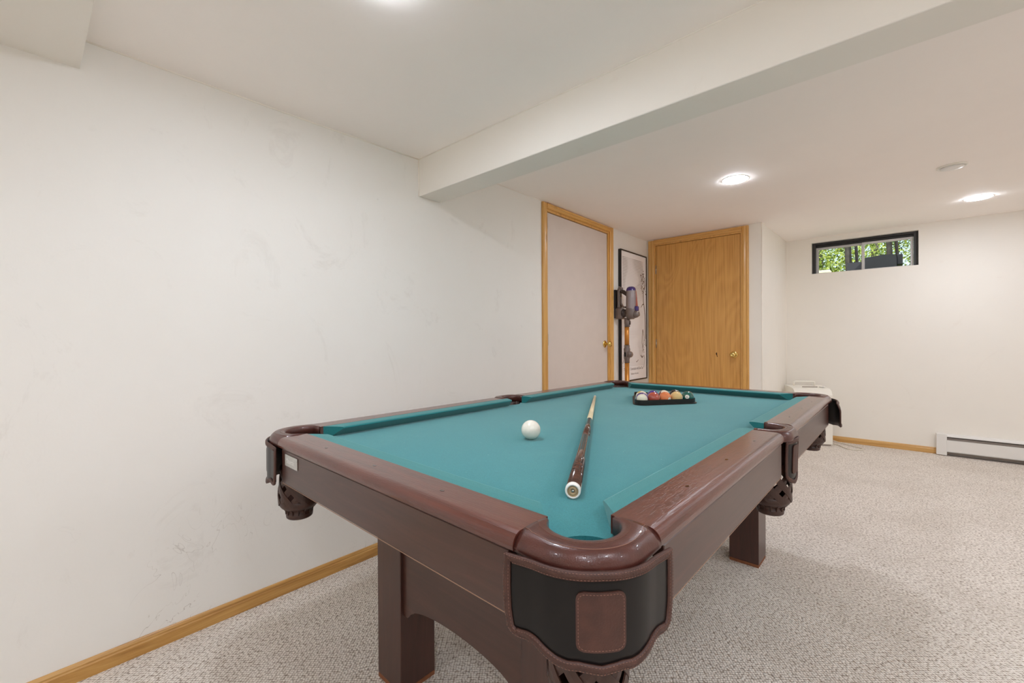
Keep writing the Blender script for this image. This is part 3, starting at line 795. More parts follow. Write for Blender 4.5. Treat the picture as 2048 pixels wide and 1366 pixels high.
# moulded leather basket ------------------------------------------------
def basket(cx, cy):
    prof = [(.690, .054), (.665, .055), (.640, .0585), (.612, .0605), (.590, .060)]
    def rad(z): return interp([(b, a) for a, b in []] or sorted((z_, r_) for z_, r_ in prof), z)
    bm = bmesh.new(); n = 8; W = .0098
    for hand in (-1, 1):
        for k in range(n):
            secs = []
            for i in range(15):
                t = i / 14; z = .690 - (.690 - .584) * t; a = 2 * PI * k / n + hand * t * PI * .50
                r = rad(z) + (0.0009 if hand > 0 else -.0009)
                ta = Vector((-math.sin(a), math.cos(a), 0)); slope = (r * PI * .5) / .106
                d = (ta * slope * hand + Vector((0, 0, -1))).normalized(); no = Vector((math.cos(a), math.sin(a), 0)); wv = d.cross(no)
                c = Vector((cx + r * math.cos(a), cy + r * math.sin(a), z))
                def P(o, h):
                    q = c + wv * o; v = Vector((q.x - cx, q.y - cy)); v = v.normalized() * (r + h); return (cx + v.x, cy + v.y, q.z)
                secs.append([P(-W, -.0012), P(-W, .0012), P(0, .002), P(W, .0012), P(W, -.0012)])
            sweep(bm, secs)
    b = mesh_obj('pocket_basket', bm, M['net'], tbl)
    lathe_bm = lathe(bmesh.new(), [(.0585, .592), (.0615, .590), (.0600, .578), (.0540, .568), (.0440, .561), (.0385, .556), (.0370, .550), (.0400, .546), (.0405, .542), (.0385, .540), (.0400, .537), (.0385, .532), (.0360, .530), (0, .530), (0, .536), (.034, .537), (.034, .556), (.050, .572), (.0565, .590)], 32, (cx, cy, 0))
    mesh_obj('basket_cup', lathe_bm, M['net'], b, True)
    lb = lathe(bmesh.new(), [(.053, .700), (.056, .700), (.057, .682), (.054, .682)], 32, (cx, cy, 0))
    mesh_obj('basket_rim', lb, M['net'], b, True)
    fb = bmesh.new()   # pleats round the neck
    for k in range(14):
        a = 2 * PI * k / 14; c, s = math.cos(a), math.sin(a)
        tube(fb, [(cx + c * .0500, cy + s * .0500, .5665), (cx + c * .0405, cy + s * .0405, .556), (cx + c * .0395, cy + s * .0395, .545)], .0022, 5)
    tag(mesh_obj('basket_pleats', fb, M['net'], b, True), kind='stuff')
    for o in (b,): pass
    return b
FLIP = {}
for sx in (-1, 1):
    for sy in (-1, 1):
        bm, s1_, s2_ = corner_iron_bm(sx, sy)
        ir = mesh_obj('pocket_leather', bm, M['leather'], tbl, True)
        bm = bmesh.new(); zz = ZT + .0026
        stitches(bm, [(x, y, zz) for x, y in s1_], .0036, .0022, .00035)
        tube(bm, [(x, y, ZT + .0012) for x, y in s2_], .0006, 4)
        tag(mesh_obj('stitching', bm, M['thread'], ir), kind='stuff')
        FLR = .030 if (sx > 0 and sy > 0) else 0.0
        def f(s, z, off=0, sx=sx, sy=sy, FLR=FLR):
            x, y, z2 = shield_map_corner(1, 1, FLR)(s, z, off); return (sx * x, (y if sy > 0 else -y), z2)
        shield(f, C_BOT, C_TOP, .150, .033, .764, .684)
        basket(sx * .548, sy * 1.048)
for sx in (-1, 1):
    bm, s1_, s2_ = side_iron_bm(sx)
    ir = mesh_obj('pocket_leather', bm, M['leather'], tbl, True)
    bm = bmesh.new(); stitches(bm, [(x, y, ZT + .0026) for x, y in s1_], .0036, .0022, .00035)
    tube(bm, [(x, y, ZT + .0012) for x, y in s2_], .0006, 4)
    tag(mesh_obj('stitching', bm, M['thread'], ir), kind='stuff')
    shield(shield_map_side(sx), S_BOT, S_TOP, .078, .030, .765, .675)
    basket(sx * .580, 0)
# leather throat liners inside the pockets
def liner(cx, cy, r, a0, a1):
    bm = bmesh.new(); n = 16; secs = []
    for i in range(n + 1):
        a = math.radians(a0 + (a1 - a0) * i / n); c, s = math.cos(a), math.sin(a)
        secs.append([(cx + c * r, cy + s * r, .70), (cx + c * (r - .002), cy + s * (r - .002), ZT - .006), (cx + c * (r + .003), cy + s * (r + .003), ZT - .006), (cx + c * (r + .003), cy + s * (r + .003), .70)])
    mesh_obj('pocket_liner', sweep(bm, secs), M['net'], tbl, True)
for sx in (-1, 1):
    for sy in (-1, 1):
        mid = math.degrees(math.atan2(sy, sx)); liner(sx * CXP, sy * CYP, .060, mid - 108, mid + 108)
    mid = 0 if sx > 0 else 180; liner(sx * .575, 0, .052, mid - 88, mid + 88)

# ------------------------------------------------------------------ things on the table
def TW_(x, y, z): 
    c, s = math.cos(TR), math.sin(TR); return Vector((TC[0] + c * x - s * y, TC[1] + s * x + c * y, z))
def ball_mat(name, col, stripe=False, pole=(0, 0, 1), white=lin(236, 228, 208)):
    t = NT(name)
    if stripe:
        sep = t.n('SeparateXYZ'); t.l(t.tc.outputs['Object'], sep.inputs[0])
        a = t.math('ABSOLUTE', sep.outputs[2]); f = t.math('LESS_THAN', a, .0145)
        c = t.mix(f, white, col)
    else: c = col
    n = t.n('TexNoise', _Scale=60.0, _Detail=4.0); t.l(t.map(), n.inputs[0])
    c = t.mix(t.ramp(n.outputs[0], [(.5, (0, 0, 0, 1)), (.7, (.12, .12, .12, 1))]), c, lin(170, 155, 125))
    return t.set(Base_Color=c, Roughness=.07, Coat_Weight=.5, Specular_IOR_Level=.6)
def sphere_bm(r):
    bm = bmesh.new(); bmesh.ops.create_uvsphere(bm, u_segments=40, v_segments=24, radius=r); return bm
cue_m = ball_mat('cue ball resin', lin(232, 228, 216))
RC = .0315
cb = mesh_obj('cue_ball', sphere_bm(RC), cue_m, None, True); cb.location = (-.879, 1.091, ZC + RC)
tag(cb, 'plain white cue ball alone on the open cloth', 'ball')
R = .0298; SP = .0625
b0 = Vector((-.927, 2.030, ZC + R)); dirr = Vector((.615, .7885, 0)).normalized(); perp = Vector((-dirr.y, dirr.x, 0))
rows = [
    [('purple striped white ball at the left end of the front row in the rack', lin(72, 44, 120), 1, '12'), ('dull red solid ball, second in the front row of the rack', lin(176, 78, 62), 0, '3'), ('orange solid ball in the middle of the front row in the rack', lin(226, 126, 74), 0, '5'), ('pale yellow solid ball, fourth in the front row of the rack', lin(222, 190, 128), 0, '1'), ('dark green solid ball at the right end of the rack', lin(18, 92, 84), 0, '6')],
    [('cream ball with a yellow stripe at the left of the second row', lin(214, 186, 110), 1, '9'), ('purple solid ball in the second row behind the red one', lin(66, 40, 140), 0, '4'), ('white ball with a maroon stripe behind the orange ball', lin(130, 60, 48), 1, '15'), ('black ball with white number spot in the second row', lin(16, 14, 14), 0, '8')]]
spot_m = ball_mat('number spot', lin(240, 236, 224)); num_m = plain('numeral ink', lin(20, 18, 18), .3)
for r_, row in enumerate(rows):
    for i, (lab, colr, st, num) in enumerate(row):
        p = b0 + dirr * SP * (i + r_ * .5) + perp * .064 * r_
        o = mesh_obj('billiard_ball', sphere_bm(R), ball_mat('ball ' + num, colr, bool(st)), None, True)
        o.location = p; tag(o, lab, 'ball', 'racked balls')
        # the number spots sit on the local +x/-x axis (in the stripe)
        for sg in (1, -1):
            bm = bmesh.new(); k = .0102
            lathe(bm, [(0, R + .00025)] + [(R * math.sin(t) * 1.004, R * math.cos(t) + .00025) for t in (.1, .2, .3, .345)], 20, (0, 0, 0), (sg, 0, 0))
            sp = mesh_obj('number_spot', bm, spot_m, o, True)
            text_mesh('numeral', num, .011, num_m, sp, (sg * (R + .0002), -.0035 * sg * (len(num) if len(num) > 1 else 1), -.004), (PI / 2, 0, PI / 2 if sg > 0 else -PI / 2), .0004)
        if num == '12': o.rotation_euler = (math.radians(96), math.radians(14), math.radians(28))
        elif num == '9': o.rotation_euler = (math.radians(70), math.radians(20), math.radians(60))
        elif num == '15': o.rotation_euler = (math.radians(35), math.radians(40), math.radians(20))
        elif num == '8': o.rotation_euler = (0, math.radians(-72), math.radians(20))
        elif num == '6': o.rotation_euler = (math.radians(10), math.radians(-8), math.radians(-75))
        elif num == '5': o.rotation_euler = (math.radians(20), math.radians(10), math.radians(-20))
        else: o.rotation_euler = (random.uniform(0, 3), random.uniform(-.3, .3), random.uniform(0, .6))
# triangle rack
def tri(off, rc):
    """rounded triangle outline about the racked balls"""
    A = b0; Bv = b0 + dirr * SP * 4; Cv = b0 + dirr * SP * 2 + perp * .256
    cen = (A + Bv + Cv) / 3; pts = []
    vs = [A, Bv, Cv]
    for i in range(3):
        p, q, s = vs[i - 1], vs[i], vs[(i + 1) % 3]
        d1_ = (q - p).normalized(); d2_ = (s - q).normalized()
        n1 = Vector((d1_.y, -d1_.x, 0)); n2 = Vector((d2_.y, -d2_.x, 0))
        a1_ = math.atan2(n1.y, n1.x); a2_ = math.atan2(n2.y, n2.x)
        if a2_ < a1_: a2_ += 2 * PI
        for k in range(7):
            a = a1_ + (a2_ - a1_) * k / 6; pts.append((q.x + off * math.cos(a), q.y + off * math.sin(a)))
    return pts
rk = tag(empty('ball_rack', (b0.x, b0.y, ZC)), 'black plastic triangle rack around the balls at the far end of the cloth', 'ball rack')
bm = bmesh.new(); zt_ = .0255
oi, oo, of = tri(R + .0015, 0), tri(R + .0055, 0), tri(R + .013, 0)
loop = [(oi, .0015), (oi, zt_ - .001), (oo, zt_), (oo, .006), (of, .0045), (of, .0005), (oi, .0003)]
secs = []
for i in range(len(oi)): secs.append([(pl_[i][0] - b0.x, pl_[i][1] - b0.y, h) for pl_, h in loop])
secs.append(secs[0])
sweep(bm, secs, cap=False); bmesh.ops.remove_doubles(bm, verts=bm.verts, dist=1e-6)
mesh_obj('rack_frame', bm, M['black_gloss'], rk)
# cue lying on the cloth
pb = Vector((-.485, .736, ZC + .0163)); tip = Vector((-1.237, 2.106, ZC + .0068)); L_ = (tip - pb).length; ax = (tip - pb).normalized()
cu = tag(empty('cue_stick', pb), 'cue with brown butt and pale shaft lying lengthwise on the cloth', 'cue')
def seg(name, h0, h1, r0, r1, mat, extra=None):
    return mesh_obj(name, lathe(bmesh.new(), [(0, h0), (r0, h0), (r1, h1), (0, h1)] if not extra else extra, 32, (0, 0, 0), ax), mat, cu, True)
def rr(h): return .0155 - (.0155 - .0064) * (h / L_)
for nm, a, b, mt in (('butt_sleeve', .012, L_ * .33, 'cue_butt'), ('cue_forearm', L_ * .331, L_ * .52, 'cue_butt'), ('cue_shaft', L_ * .52, L_ - .022, 'pine_cue')):
    seg(nm, a, b, rr(a), rr(b), M[mt])
seg('joint_ring', L_ * .33, L_ * .331, rr(L_ * .33) + .0002, rr(L_ * .33) + .0002, M['thread'])
seg('ferrule', L_ - .022, L_ - .006, .0067, .0066, M['bone']); seg('cue_tip', L_ - .006, L_, .0066, .005, M['cord'])
mesh_obj('bumper_ring', lathe(bmesh.new(), [(.0115, .0005), (.0125, -.001), (.0150, -.0005), (.0160, .003), (.0160, .012), (.0154, .013)], 36, (0, 0, 0), ax), M['bone'], cu, True)
mesh_obj('bumper', lathe(bmesh.new(), [(0, .004), (.004, .004), (.0045, .0012), (.0085, .0012), (.0090, .0030), (.0100, .0030), (.0104, .0008), (.0118, .0008), (.0118, .006), (0, .006)], 36, (0, 0, 0), ax), M['tan'], cu, True)
mesh_obj('bumper_screw', lathe(bmesh.new(), [(0, .0015), (.0028, .0015), (.0030, .0045), (0, .0045)], 14, (0, 0, 0), ax), M['steel'], cu, True)
# inlaid points and a sticker round the butt
side = ax.cross(Vector((0, 0, 1))).normalized(); upv = side.cross(ax)
for k in range(4):
    a = PI / 4 + k * PI / 2; secs = []
    for t in (0, .25, .5, .75, .98):
        h = L_ * .06 + L_ * .42 * t; r = rr(h) + .0001; wa = .42 * (1 - t) + .02
        secs.append([tuple(ax * h + (side * math.cos(a + q) + upv * math.sin(a + q)) * (r + e)) for q, e in ((-wa, 0), (0, .00015), (wa, 0), (0, -.0004))])
    mesh_obj('inlay_point', sweep(bmesh.new(), secs), M['cue_point'], cu, True)
secs = []
for h in (.013, .05):
    secs.append([tuple(ax * h + (side * math.cos(q) + upv * math.sin(q)) * (rr(h) + e)) for q, e in ((-.55, .0003), (-.2, .0003), (.2, .0003), (.2, .0001), (-.2, .0001), (-.55, .0001))])
tag(mesh_obj('sticker', sweep(bmesh.new(), secs), M['cord'], cu), 'small white sticker')

# ------------------------------------------------------------------ framed picture on the left wall
PY0, PY1, PZ0, PZ1 = 3.835, 4.425, .678, 1.978; PX = XL + .030
pic = tag(empty('framed_picture', (XL, (PY0 + PY1) / 2, PZ0)), 'tall black-framed print of a flowering branch hung behind the vacuum', 'picture')
bm = bmesh.new(); fwid = .012
box(bm, XL, PX, PY0, PY0 + fwid, PZ0, PZ1); box(bm, XL, PX, PY1 - fwid, PY1, PZ0, PZ1)
box(bm, XL, PX, PY0 + fwid, PY1 - fwid, PZ0, PZ0 + fwid); box(bm, XL, PX, PY0 + fwid, PY1 - fwid, PZ1 - fwid, PZ1)
mesh_obj('picture_frame', bm, M['frame_black'], pic)
t = NT('printed art'); sep = t.n('SeparateXYZ'); t.l(t.tc.outputs['Object'], sep.inputs[0])
yy, zz = sep.outputs[1], sep.outputs[2]     # object coords: origin at picture base centre
def between(v, a, b): return t.math('MULTIPLY', t.math('GREATER_THAN', v, a), t.math('LESS_THAN', v, b))
inside = t.math('MULTIPLY', between(yy, -.255, .215), between(zz, .145, 1.235))
dk = t.ramp(zz, [(.145, (.75, .75, .75, 1)), (.42, (.22, .22, .22, 1)), (.80, (.25, .25, .25, 1)), (1.0, (.8, .8, .8, 1))])
lines = t.math('GREATER_THAN', t.math('SINE', t.math('MULTIPLY', zz, 420.0)), -.35)
nn = t.n('TexNoise', _Scale=2.6, _Detail=1.0, _Distortion=.6); t.l(t.map(loc=(0, 1.3, .4)), nn.inputs[0])
cloud = t.ramp(nn.outputs[0], [(.46, (1, 1, 1, 1)), (.52, (.35, .35, .35, 1))])
tone = t.math('MULTIPLY', t.math('MULTIPLY', dk, lines), cloud)
t.b.inputs['Coat Weight'].default_value = .6
colr = t.mix(t.math('MULTIPLY', inside, t.math('MULTIPLY', tone, .75)), lin(246, 246, 248), lin(122, 112, 112))
M['canvas'] = t.set(Base_Color=colr, Roughness=.35)
mesh_obj('print', B(XL + .004, PX - .006, PY0 + fwid, PY1 - fwid, PZ0 + fwid, PZ1 - fwid), M['canvas'], pic)
ink = plain('sepia ink', lin(104, 84, 70), .6, mott=.2, mscale=60)
bm = bmesh.new(); fx = PX - .0058
def stroke(pts, r):
    n = len(pts)
    for i, (a, b) in enumerate(zip(pts, pts[1:])):
        ra, rb = r * (1 - .5 * i / n), r * (1 - .5 * (i + 1) / n)
        d = Vector((b[0] - a[0], b[1] - a[1])).normalized(); q = Vector((-d.y, d.x))
        v = [(fx, a[0] + q.x * ra, a[1] + q.y * ra), (fx, a[0] - q.x * ra, a[1] - q.y * ra), (fx, b[0] - q.x * rb, b[1] - q.y * rb), (fx, b[0] + q.x * rb, b[1] + q.y * rb)]
        bm.faces.new([bm.verts.new(p) for p in v])
def blot(y, z, r):
    n = 7; bm.faces.new([bm.verts.new((fx + .0001, y + r * random.uniform(.6, 1.1) * math.cos(2 * PI * k / n), z + r * random.uniform(.6, 1.1) * math.sin(2 * PI * k / n))) for k in range(n)])
stroke([(4.395, 1.10), (4.390, 1.25), (4.385, 1.36), (4.365, 1.44), (4.345, 1.50), (4.350, 1.58), (4.375, 1.66), (4.370, 1.73), (4.340, 1.79)], .0085)
stroke([(4.355, 1.47), (4.32, 1.46), (4.29, 1.43)], .006); stroke([(4.350, 1.585), (4.31, 1.62), (4.30, 1.66)], .004)
stroke([(4.365, 1.70), (4.33, 1.71), (4.31, 1.74), (4.28, 1.76)], .004); stroke([(4.37, 1.62), (4.40, 1.68), (4.405, 1.74)], .004)
stroke([(4.405, 1.02), (4.385, 1.10)], .006)
for _ in range(46):
    y_ = 4.34 + random.gauss(0, .030); z_ = random.choice([1.78, 1.74, 1.70, 1.66, 1.60, 1.76]) + random.gauss(0, .025)
    if y_ < 4.405: blot(y_, z_, random.uniform(.004, .011))
stroke([(4.33, 1.20), (4.315, 1.13), (4.31, 1.06), (4.33, 1.01), (4.34, .955)], .006); stroke([(4.33, 1.20), (4.36, 1.12), (4.355, 1.06), (4.33, 1.01)], .005)
stroke([(4.28, .93), (4.31, .905), (4.34, .925)], .008); stroke([(4.36, .93), (4.37, .88), (4.35, .80)], .004)
stroke([(4.17, .865), (4.19, .868), (4.22, .885)], .004)
stroke([(3.875, .86), (3.895, .90), (3.885, .95)], .004)
for _ in range(14): blot(4.34 + random.gauss(0, .02), 1.0 + random.gauss(0, .05), random.uniform(.003, .007))
mesh_obj('inked_branch', bm, ink, pic)
shift_children(pic)
txt = plain('grey lettering', lin(120, 108, 104), .6)
text_mesh('title_lettering', 'The Garden   Conversation with Dave Tao', .040, txt, pic, (PX - XL - .0055, -.235, .108), (PI / 2, 0, PI / 2), .0001, sx=.62)
text_mesh('small_lettering', 'Exhibition of the prints', .026, txt, pic, (PX - XL - .0055, -.08, .062), (PI / 2, 0, PI / 2), .0001, sx=.7)

# ------------------------------------------------------------------ cordless vacuum on its wall dock
VY = 3.772
dock = tag(empty('vacuum_dock', (XL, VY, 1.33)), 'dark charging bracket screwed to wall between the door and picture', 'bracket')
bm = bmesh.new(); box(bm, XL, XL + .018, VY - .030, VY + .030, 1.395, 1.572, bev=.004)
mesh_obj('back_plate', bm, M['black_gloss'], dock)
bm = bmesh.new(); box(bm, XL, XL + .016, VY - .028, VY + .028, 1.30, 1.395, bev=.004); mesh_obj('cradle', bm, M['vac_dark'], dock)
shift_children(dock)
vac = tag(empty('stick_vacuum', (XL + .119, VY, 0)), 'grey and purple cordless stick vacuum with orange wand hanging on wall', 'vacuum cleaner')
WXV = XL + .119                                       # wand axis x
def vt(name, pts, r, mat, n=16): return mesh_obj(name, tube(bmesh.new(), pts, r, n), mat, vac, True)
vt('handle', [(XL + .036, VY, 1.385), (XL + .036, VY, 1.42), (XL + .037, VY, 1.50), (XL + .040, VY, 1.56), (XL + .052, VY, 1.590), (XL + .066, VY, 1.580), (XL + .072, VY, 1.555)], [.022, .017, .017, .019, .020, .017, .012], M['vac_grey'])
vt('trigger_guard', [(XL + .066, VY, 1.555), (XL + .090, VY, 1.545), (XL + .122, VY, 1.520), (XL + .140, VY, 1.505)], [.020, .019, .018, .020], M['vac_dark'])
vt('handle_strut', [(XL + .055, VY, 1.50), (XL + .062, VY, 1.44), (XL + .082, VY, 1.405), (XL + .11, VY, 1.400)], [.008, .008, .009, .010], M['vac_grey'])
mesh_obj('battery', B(XL + .016, XL + .085, VY - .034, VY + .034, 1.290, 1.395, bev=.012, seg=3), M['vac_grey'], vac, True)
mesh_obj('filter_housing', lathe(bmesh.new(), [(0, 0), (.040, 0), (.040, .012), (.037, .014), (.037, .05), (.040, .052), (.040, .07), (0, .07)], 24, (XL + .080, VY, 1.345), (1, 0, 0)), M['vac_dark'], vac, True)
mesh_obj('motor_body', lathe(bmesh.new(), [(0, 1.285), (.026, 1.287), (.042, 1.300), (.049, 1.325), (.049, 1.375), (.046, 1.385)], 28, (XL + .163, VY, 0)), M['vac_grey'], vac, True)
mesh_obj('dust_bin', lathe(bmesh.new(), [(.046, 1.385), (.047, 1.40), (.046, 1.47), (.044, 1.552)], 28, (XL + .163, VY, 0)), M['vac_bin'], vac, True)
mesh_obj('purple_cap', lathe(bmesh.new(), [(.0445, 1.552), (.043, 1.565), (.036, 1.582), (.022, 1.590), (0, 1.592)], 28, (XL + .163, VY, 0)), M['vac_purple'], vac, True)
vt('red_seam', [(XL + .172, VY + .02, 1.572), (XL + .197, VY + .018, 1.545), (XL + .206, VY + .015, 1.48), (XL + .212, VY + .012, 1.41), (XL + .222, VY + .010, 1.36)], [.009, .010, .010, .012, .012], M['vac_red'])
mesh_obj('purple_latch', B(XL + .200, XL + .236, VY - .018, VY + .018, 1.362, 1.405, bev=.008), M['vac_purple'], vac, True)
mesh_obj('nose_cap', lathe(bmesh.new(), [(0, 0), (.034, 0), (.034, .03), (.026, .055), (0, .060)], 20, (XL + .185, VY, 1.325), (1, 0, .25)), M['vac_grey'], vac, True)
mesh_obj('indicator', lathe(bmesh.new(), [(0, 0), (.006, 0), (.004, .004), (0, .005)], 10, (XL + .238, VY - .02, 1.352), (1, -.4, 0)), M['bone'], vac, True)
mesh_obj('wand_socket', lathe(bmesh.new(), [(0, 1.30), (.027, 1.30), (.027, 1.245), (.025, 1.240), (.025, 1.215), (0, 1.215)][::-1], 24, (WXV + .004, VY, 0)), M['vac_grey'], vac, True)
mesh_obj('release_button', B(WXV + .024, WXV + .036, VY - .010, VY + .010, 1.235, 1.270, bev=.003), M['vac_dark'], vac, True)
vt('upper_wand', [(WXV, VY, 1.225), (WXV, VY, 1.04)], .0215, M['vac_orange'], 24)
mesh_obj('hinge_joint', lathe(bmesh.new(), [(0, 0), (.0245, 0), (.0245, .035), (.027, .04), (.030, .13), (.027, .14), (.0255, .142), (.0255, .168), (0, .168)], 24, (WXV, VY, .875)), M['vac_grey'], vac, True)
mesh_obj('joint_knuckle', lathe(bmesh.new(), [(0, -.024), (.026, -.024), (.030, -.014), (.030, .014), (.026, .024), (0, .024)], 20, (WXV + .026, VY, .955), (0, 1, 0)), M['vac_grey'], vac, True)
mesh_obj('joint_window', B(WXV - .012, WXV + .004, VY - .034, VY - .026, .935, .975), M['black'], vac)
vt('lower_wand', [(WXV, VY, .88), (WXV, VY, .16)], .0215, M['vac_orange'], 24)
mesh_obj('neck', lathe(bmesh.new(), [(0, 0), (.024, 0), (.027, .03), (.025, .09), (0, .09)], 20, (WXV, VY, .085)), M['vac_grey'], vac, True)
mesh_obj('floor_head', B(WXV - .085, WXV + .15, VY - .055, VY + .055, .006, .085, bev=.022, seg=3), M['vac_purple'], vac, True)
mesh_obj('brush_roller', lathe(bmesh.new(), [(0, -.05), (.03, -.05), (.03, .05), (0, .05)], 20, (WXV + .15, VY, .040), (0, 1, 0)), M['vac_red'], vac, True)
shift_children(vac)

# ------------------------------------------------------------------ portable dehumidifier by the back wall
ur = math.radians(30)
un = tag(empty('dehumidifier', (-.655, 5.45, 0), ur), 'white portable dehumidifier on the floor behind the far pocket', 'appliance')
W2, D2, HU = .172, .130, .585
# front (towards the camera) is local -y
bm = bmesh.new(); prof = [(-D2, .018), (-D2, HU - .07), (-D2 + .018, HU - .030), (-D2 + .05, HU - .008), (-D2 + .09, HU), (D2 - .02, HU + .012), (D2, HU), (D2, .018)]
sweep(bm, [[(x, y, z) for y, z in prof] for x in (-W2, W2)]); mesh_obj('housing', bm, M['white_plastic'], un)
bm = bmesh.new(); box(bm, -W2 + .01, W2 - .01, -D2 + .01, D2 - .01, 0, .018); mesh_obj('plinth', bm, M['grille'], un)
mesh_obj('carry_handle', tube(bmesh.new(), [(-.10, .08, HU + .006), (-.098, .08, HU + .045), (-.08, .08, HU + .052), (.08, .08, HU + .052), (.098, .08, HU + .045), (.10, .08, HU + .006)], .008, 8), M['white_plastic'], un, True)
bm = bmesh.new(); box(bm, -.06, .08, -.03, -.018, HU + .002, HU + .009); mesh_obj('air_slot', bm, M['grille'], un)
mesh_obj('dial', lathe(bmesh.new(), [(0, .008), (.022, .008), (.022, .0), (0, .0)][::-1], 20, (.12, -.028, HU + .004)), M['white_enamel'], un, True)
bm = bmesh.new()
for k in range(8): box(bm, -W2 + .04, W2 - .04, -D2 - .003, -D2 + .001, .30 + k * .02, .306 + k * .02)
mesh_obj('louvre', bm, M['white_enamel'], un)
cd = bmesh.new()
P = [(-.50, 5.52, .012), (-.45, 5.53, .006), (-.40, 5.50, .006), (-.345, 5.40, .006), (-.29, 5.36, .006), (-.235, 5.385, .006), (-.205, 5.44, .006), (-.21, 5.475, .006), (-.26, 5.52, .006), (-.33, 5.58, .006), (-.41, 5.64, .006), (-.47, 5.66, .02)]
cu_pts = []
for i in range(len(P) - 1):
    p0, p1, p2, p3 = [Vector(P[max(0, min(len(P) - 1, i + k))]) for k in (-1, 0, 1, 2)]
    for t_ in (0, .25, .5, .75):
        cu_pts.append(.5 * ((2 * p1) + (p2 - p0) * t_ + (2 * p0 - 5 * p1 + 4 * p2 - p3) * t_ ** 2 + (3 * p1 - p0 - 3 * p2 + p3) * t_ ** 3))
tag(mesh_obj('power_cord', tube(cd, cu_pts, .0045, 6), M['cord'], None, True), 'off-white power cord looping on carpet beside the dehumidifier', 'cord')

# ------------------------------------------------------------------ baseboard heater
hx0, hx1 = .322, 2.6
ht = tag(empty('baseboard_heater', (hx0, YB, 0)), 'long white baseboard heater along the back wall', 'heater')
Z = .200; FY = YB - .062
def hb(name, bm, mat, par=ht):
    return mesh_obj(name, bm, mat, par)
hb('end_cap', B(hx0, hx0 + .070, FY - .003, YB, .006, Z, bev=.003), M['white_enamel'])
bm = bmesh.new(); sweep(bm, [[(x, YB, Z - .008), (x, YB, Z), (x, YB - .030, Z), (x, FY + .004, Z - .010), (x, FY, Z - .022), (x, FY + .003, Z - .023), (x, FY + .006, Z - .014), (x, YB - .030, Z - .005)] for x in (hx0 + .070, hx1)])
hb('top_cover', bm, M['white_enamel'])
bm = bmesh.new(); box(bm, hx0 + .070, hx1, FY, FY + .002, .040, Z - .052); box(bm, hx0 + .070, hx1, FY, FY + .014, .038, .042)
hb('front_panel', bm, M['white_enamel'])
hb('inner_back_panel', B(hx0 + .070, hx1, YB - .012, YB - .001, .01, Z - .008), M['grille'])  # thin grey panel against the wall inside the heater
for k in range(3):
    bm = bmesh.new(); z_ = Z - .0345 - k * .007
    sweep(bm, [[(x, FY + .002 + k * .001, z_), (x, FY + .006, z_ + .003), (x, FY + .010, z_), (x, FY + .006, z_ - .003)] for x in (hx0 + .070, hx1)])
    hb('damper_slat', bm, M['grille'])
hb('heating_pipe', tube(bmesh.new(), [(hx0 + .06, YB - .032, .075), (hx1, YB - .032, .075)], .011, 10), M['brass'])
bm = bmesh.new(); box(bm, hx0 + .070, hx1, FY + .004, YB - .001, .0, .004); hb('bottom_rail', bm, M['grille'])
shift_children(ht)

# ------------------------------------------------------------------ the yard outside the window
bm = bmesh.new()
sweep(bm, [[(x, 6.05, 1.62), (x, 8.4, 1.74), (x, 14, 2.0), (x, 30, 2.6), (x, 30, 1.0), (x, 6.05, 1.0)] for x in (-14, 14)])
struct('ground', bm, M['grass'])
wl = tag(empty('retaining_wall', (-1.9, 9, 1.75)), 'low tan block wall with pale cap at lower left of the window view', 'wall')
for rI in range(5):
    for k in range(8):
        x0 = -1.60 + k * .30 + (.15 if rI % 2 else 0) - 1.4
        if x0 + .29 > -.74: continue
        mesh_obj('block', B(x0 + 1.9, x0 + 1.9 + .29, -.001, .20, rI * .09 , rI * .09 + .085, bev=.006, seg=1), M['stone'], wl)
for k in range(5): mesh_obj('cap_stone', B(-1.05 + k * .44, -1.05 + k * .44 + .43, -.02, .24, .45, .50, bev=.006, seg=1), M['cap'], wl)
def tree(x, y, z0, h, r, label, bark, lean=0, crown=None, n=0, name='tree', rad=1.0, col='leaf'):
    t = tag(empty(name, (x, y, z0)), label, 'tree')
    pts = [(lean * k / 6 + .02 * math.sin(k * 1.7), .02 * math.cos(k * 2.1), h * k / 6) for k in range(7)]
    mesh_obj('trunk', tube(bmesh.new(), pts, [r * (1.15 - .5 * k / 6) for k in range(7)], 10), bark, t, True)
    if n:
        bm = bmesh.new()
        for _ in range(n):
            cx_, cy_, cz_ = crown
            a = random.random() * 2 * PI; rr_ = rad * math.sqrt(random.random()); 
            p = Vector((cx_ + rr_ * math.cos(a), cy_ + rr_ * .6 * math.sin(a), cz_ + random.gauss(0, .38)))
            s = random.uniform(.02, .045); u = Vector((random.gauss(0, 1), random.gauss(0, 1), random.gauss(0, 1))).normalized(); v = u.orthogonal().normalized()
            bm.faces.new([bm.verts.new(p + u * s), bm.verts.new(p + v * s * .6), bm.verts.new(p - u * s), bm.verts.new(p - v * s * .6)])
        tag(mesh_obj('foliage', bm, M[col], t), kind='stuff')
    return t
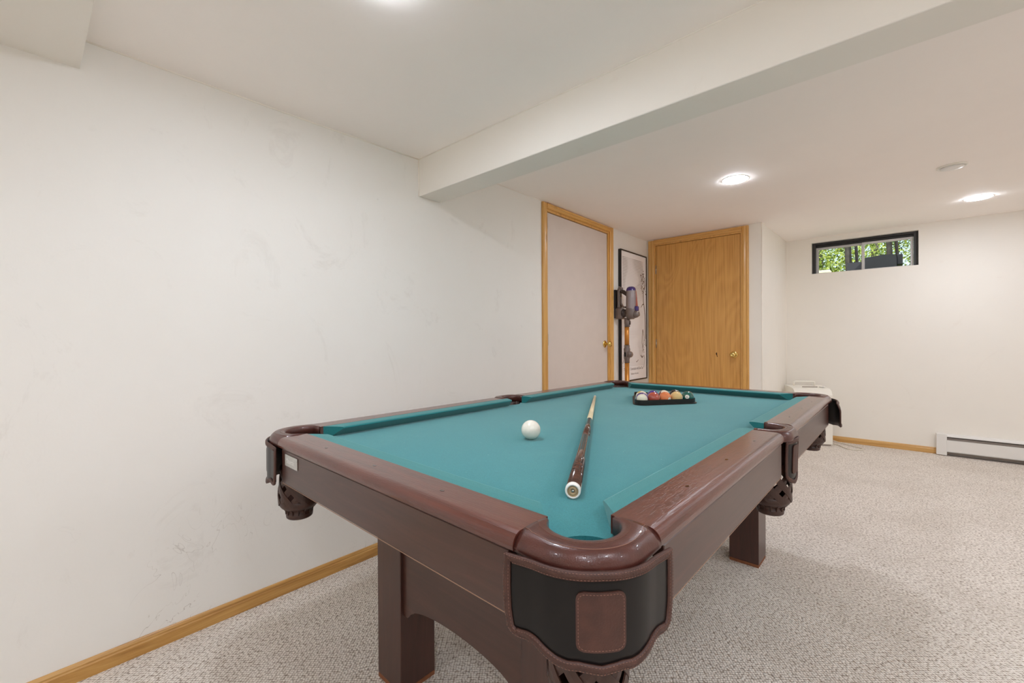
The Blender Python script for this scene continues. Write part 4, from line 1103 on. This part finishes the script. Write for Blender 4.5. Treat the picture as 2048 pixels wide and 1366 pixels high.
tree(-.56, 9.5, 1.7, 3.2, .046, 'grey-brown trunk tree left of the window mullion outside', M['bark'], .02, (-.40, .5, 1.1), 1500, rad=.75)
tree(-.44, 9.45, 1.7, 3.2, .022, 'thin dark sapling just left of the window mullion outside', M['dark_bark'], .0)
tree(-.02, 9.5, 1.7, 3.4, .038, 'pale grey trunk tree seen in the right pane', M['bark'], .01)
tree(.075, 9.45, 1.7, 3.2, .022, 'thin dark sapling at right of the right pane', M['dark_bark'], .0)
tree(-1.3, 12.5, 1.9, 3.5, .08, 'leafy tree filling the left pane beyond the wall', M['bark'], .1, (.2, 0, 1.0), 3600, rad=1.25)
tree(.55, 11.5, 1.9, 3.5, .08, 'bright leafy tree at the right end of the window view', M['bark'], .1, (-.05, 0, 1.1), 2000, rad=.70)
tree(-.35, 17, 2.2, 4.5, .1, 'distant leafy tree between the trunks outside', M['bark'], 0, (.2, 0, 1.6), 1500, rad=2.2)
gc = tag(empty('covered_grill', (-.09, 9.0, 1.72)), 'dark covered grill standing on the lawn outside the right pane', 'grill')
bm = bmesh.new()
prof = [(-.235, 0), (-.235, .60), (-.21, .645), (-.10, .655), (.0, .668), (.12, .66), (.155, .64), (.165, .58), (.165, 0)]
sweep(bm, [[(x, y, z) for x, z in prof] for y in (-.18, .18)]); mesh_obj('cover', bm, M['cover'], gc)
mesh_obj('side_shelf', B(.165, .235, -.12, .12, .50, .66, bev=.01), M['cover'], gc)
ch = tag(empty('garden_chair', (-.46, 8.8, 1.72)), 'dark low garden chair left of the covered grill outside', 'chair')
bm = bmesh.new(); sweep(bm, [[(x, .0, .22), (x, .05, .24), (x, .16, .60), (x, .11, .60)] for x in (-.07, .13)]); mesh_obj('backrest', bm, M['cover'], ch)
mesh_obj('seat', B(-.07, .13, -.30, .05, .20, .24, bev=.008), M['cover'], ch)
for x in (-.06, .12):
    for y in (-.28, .03): mesh_obj('leg', tube(bmesh.new(), [(x, y, 0), (x, y, .21)], .012, 6), M['cover'], ch)

for o in COL.objects:
    if '_ok' in o: del o['_ok']
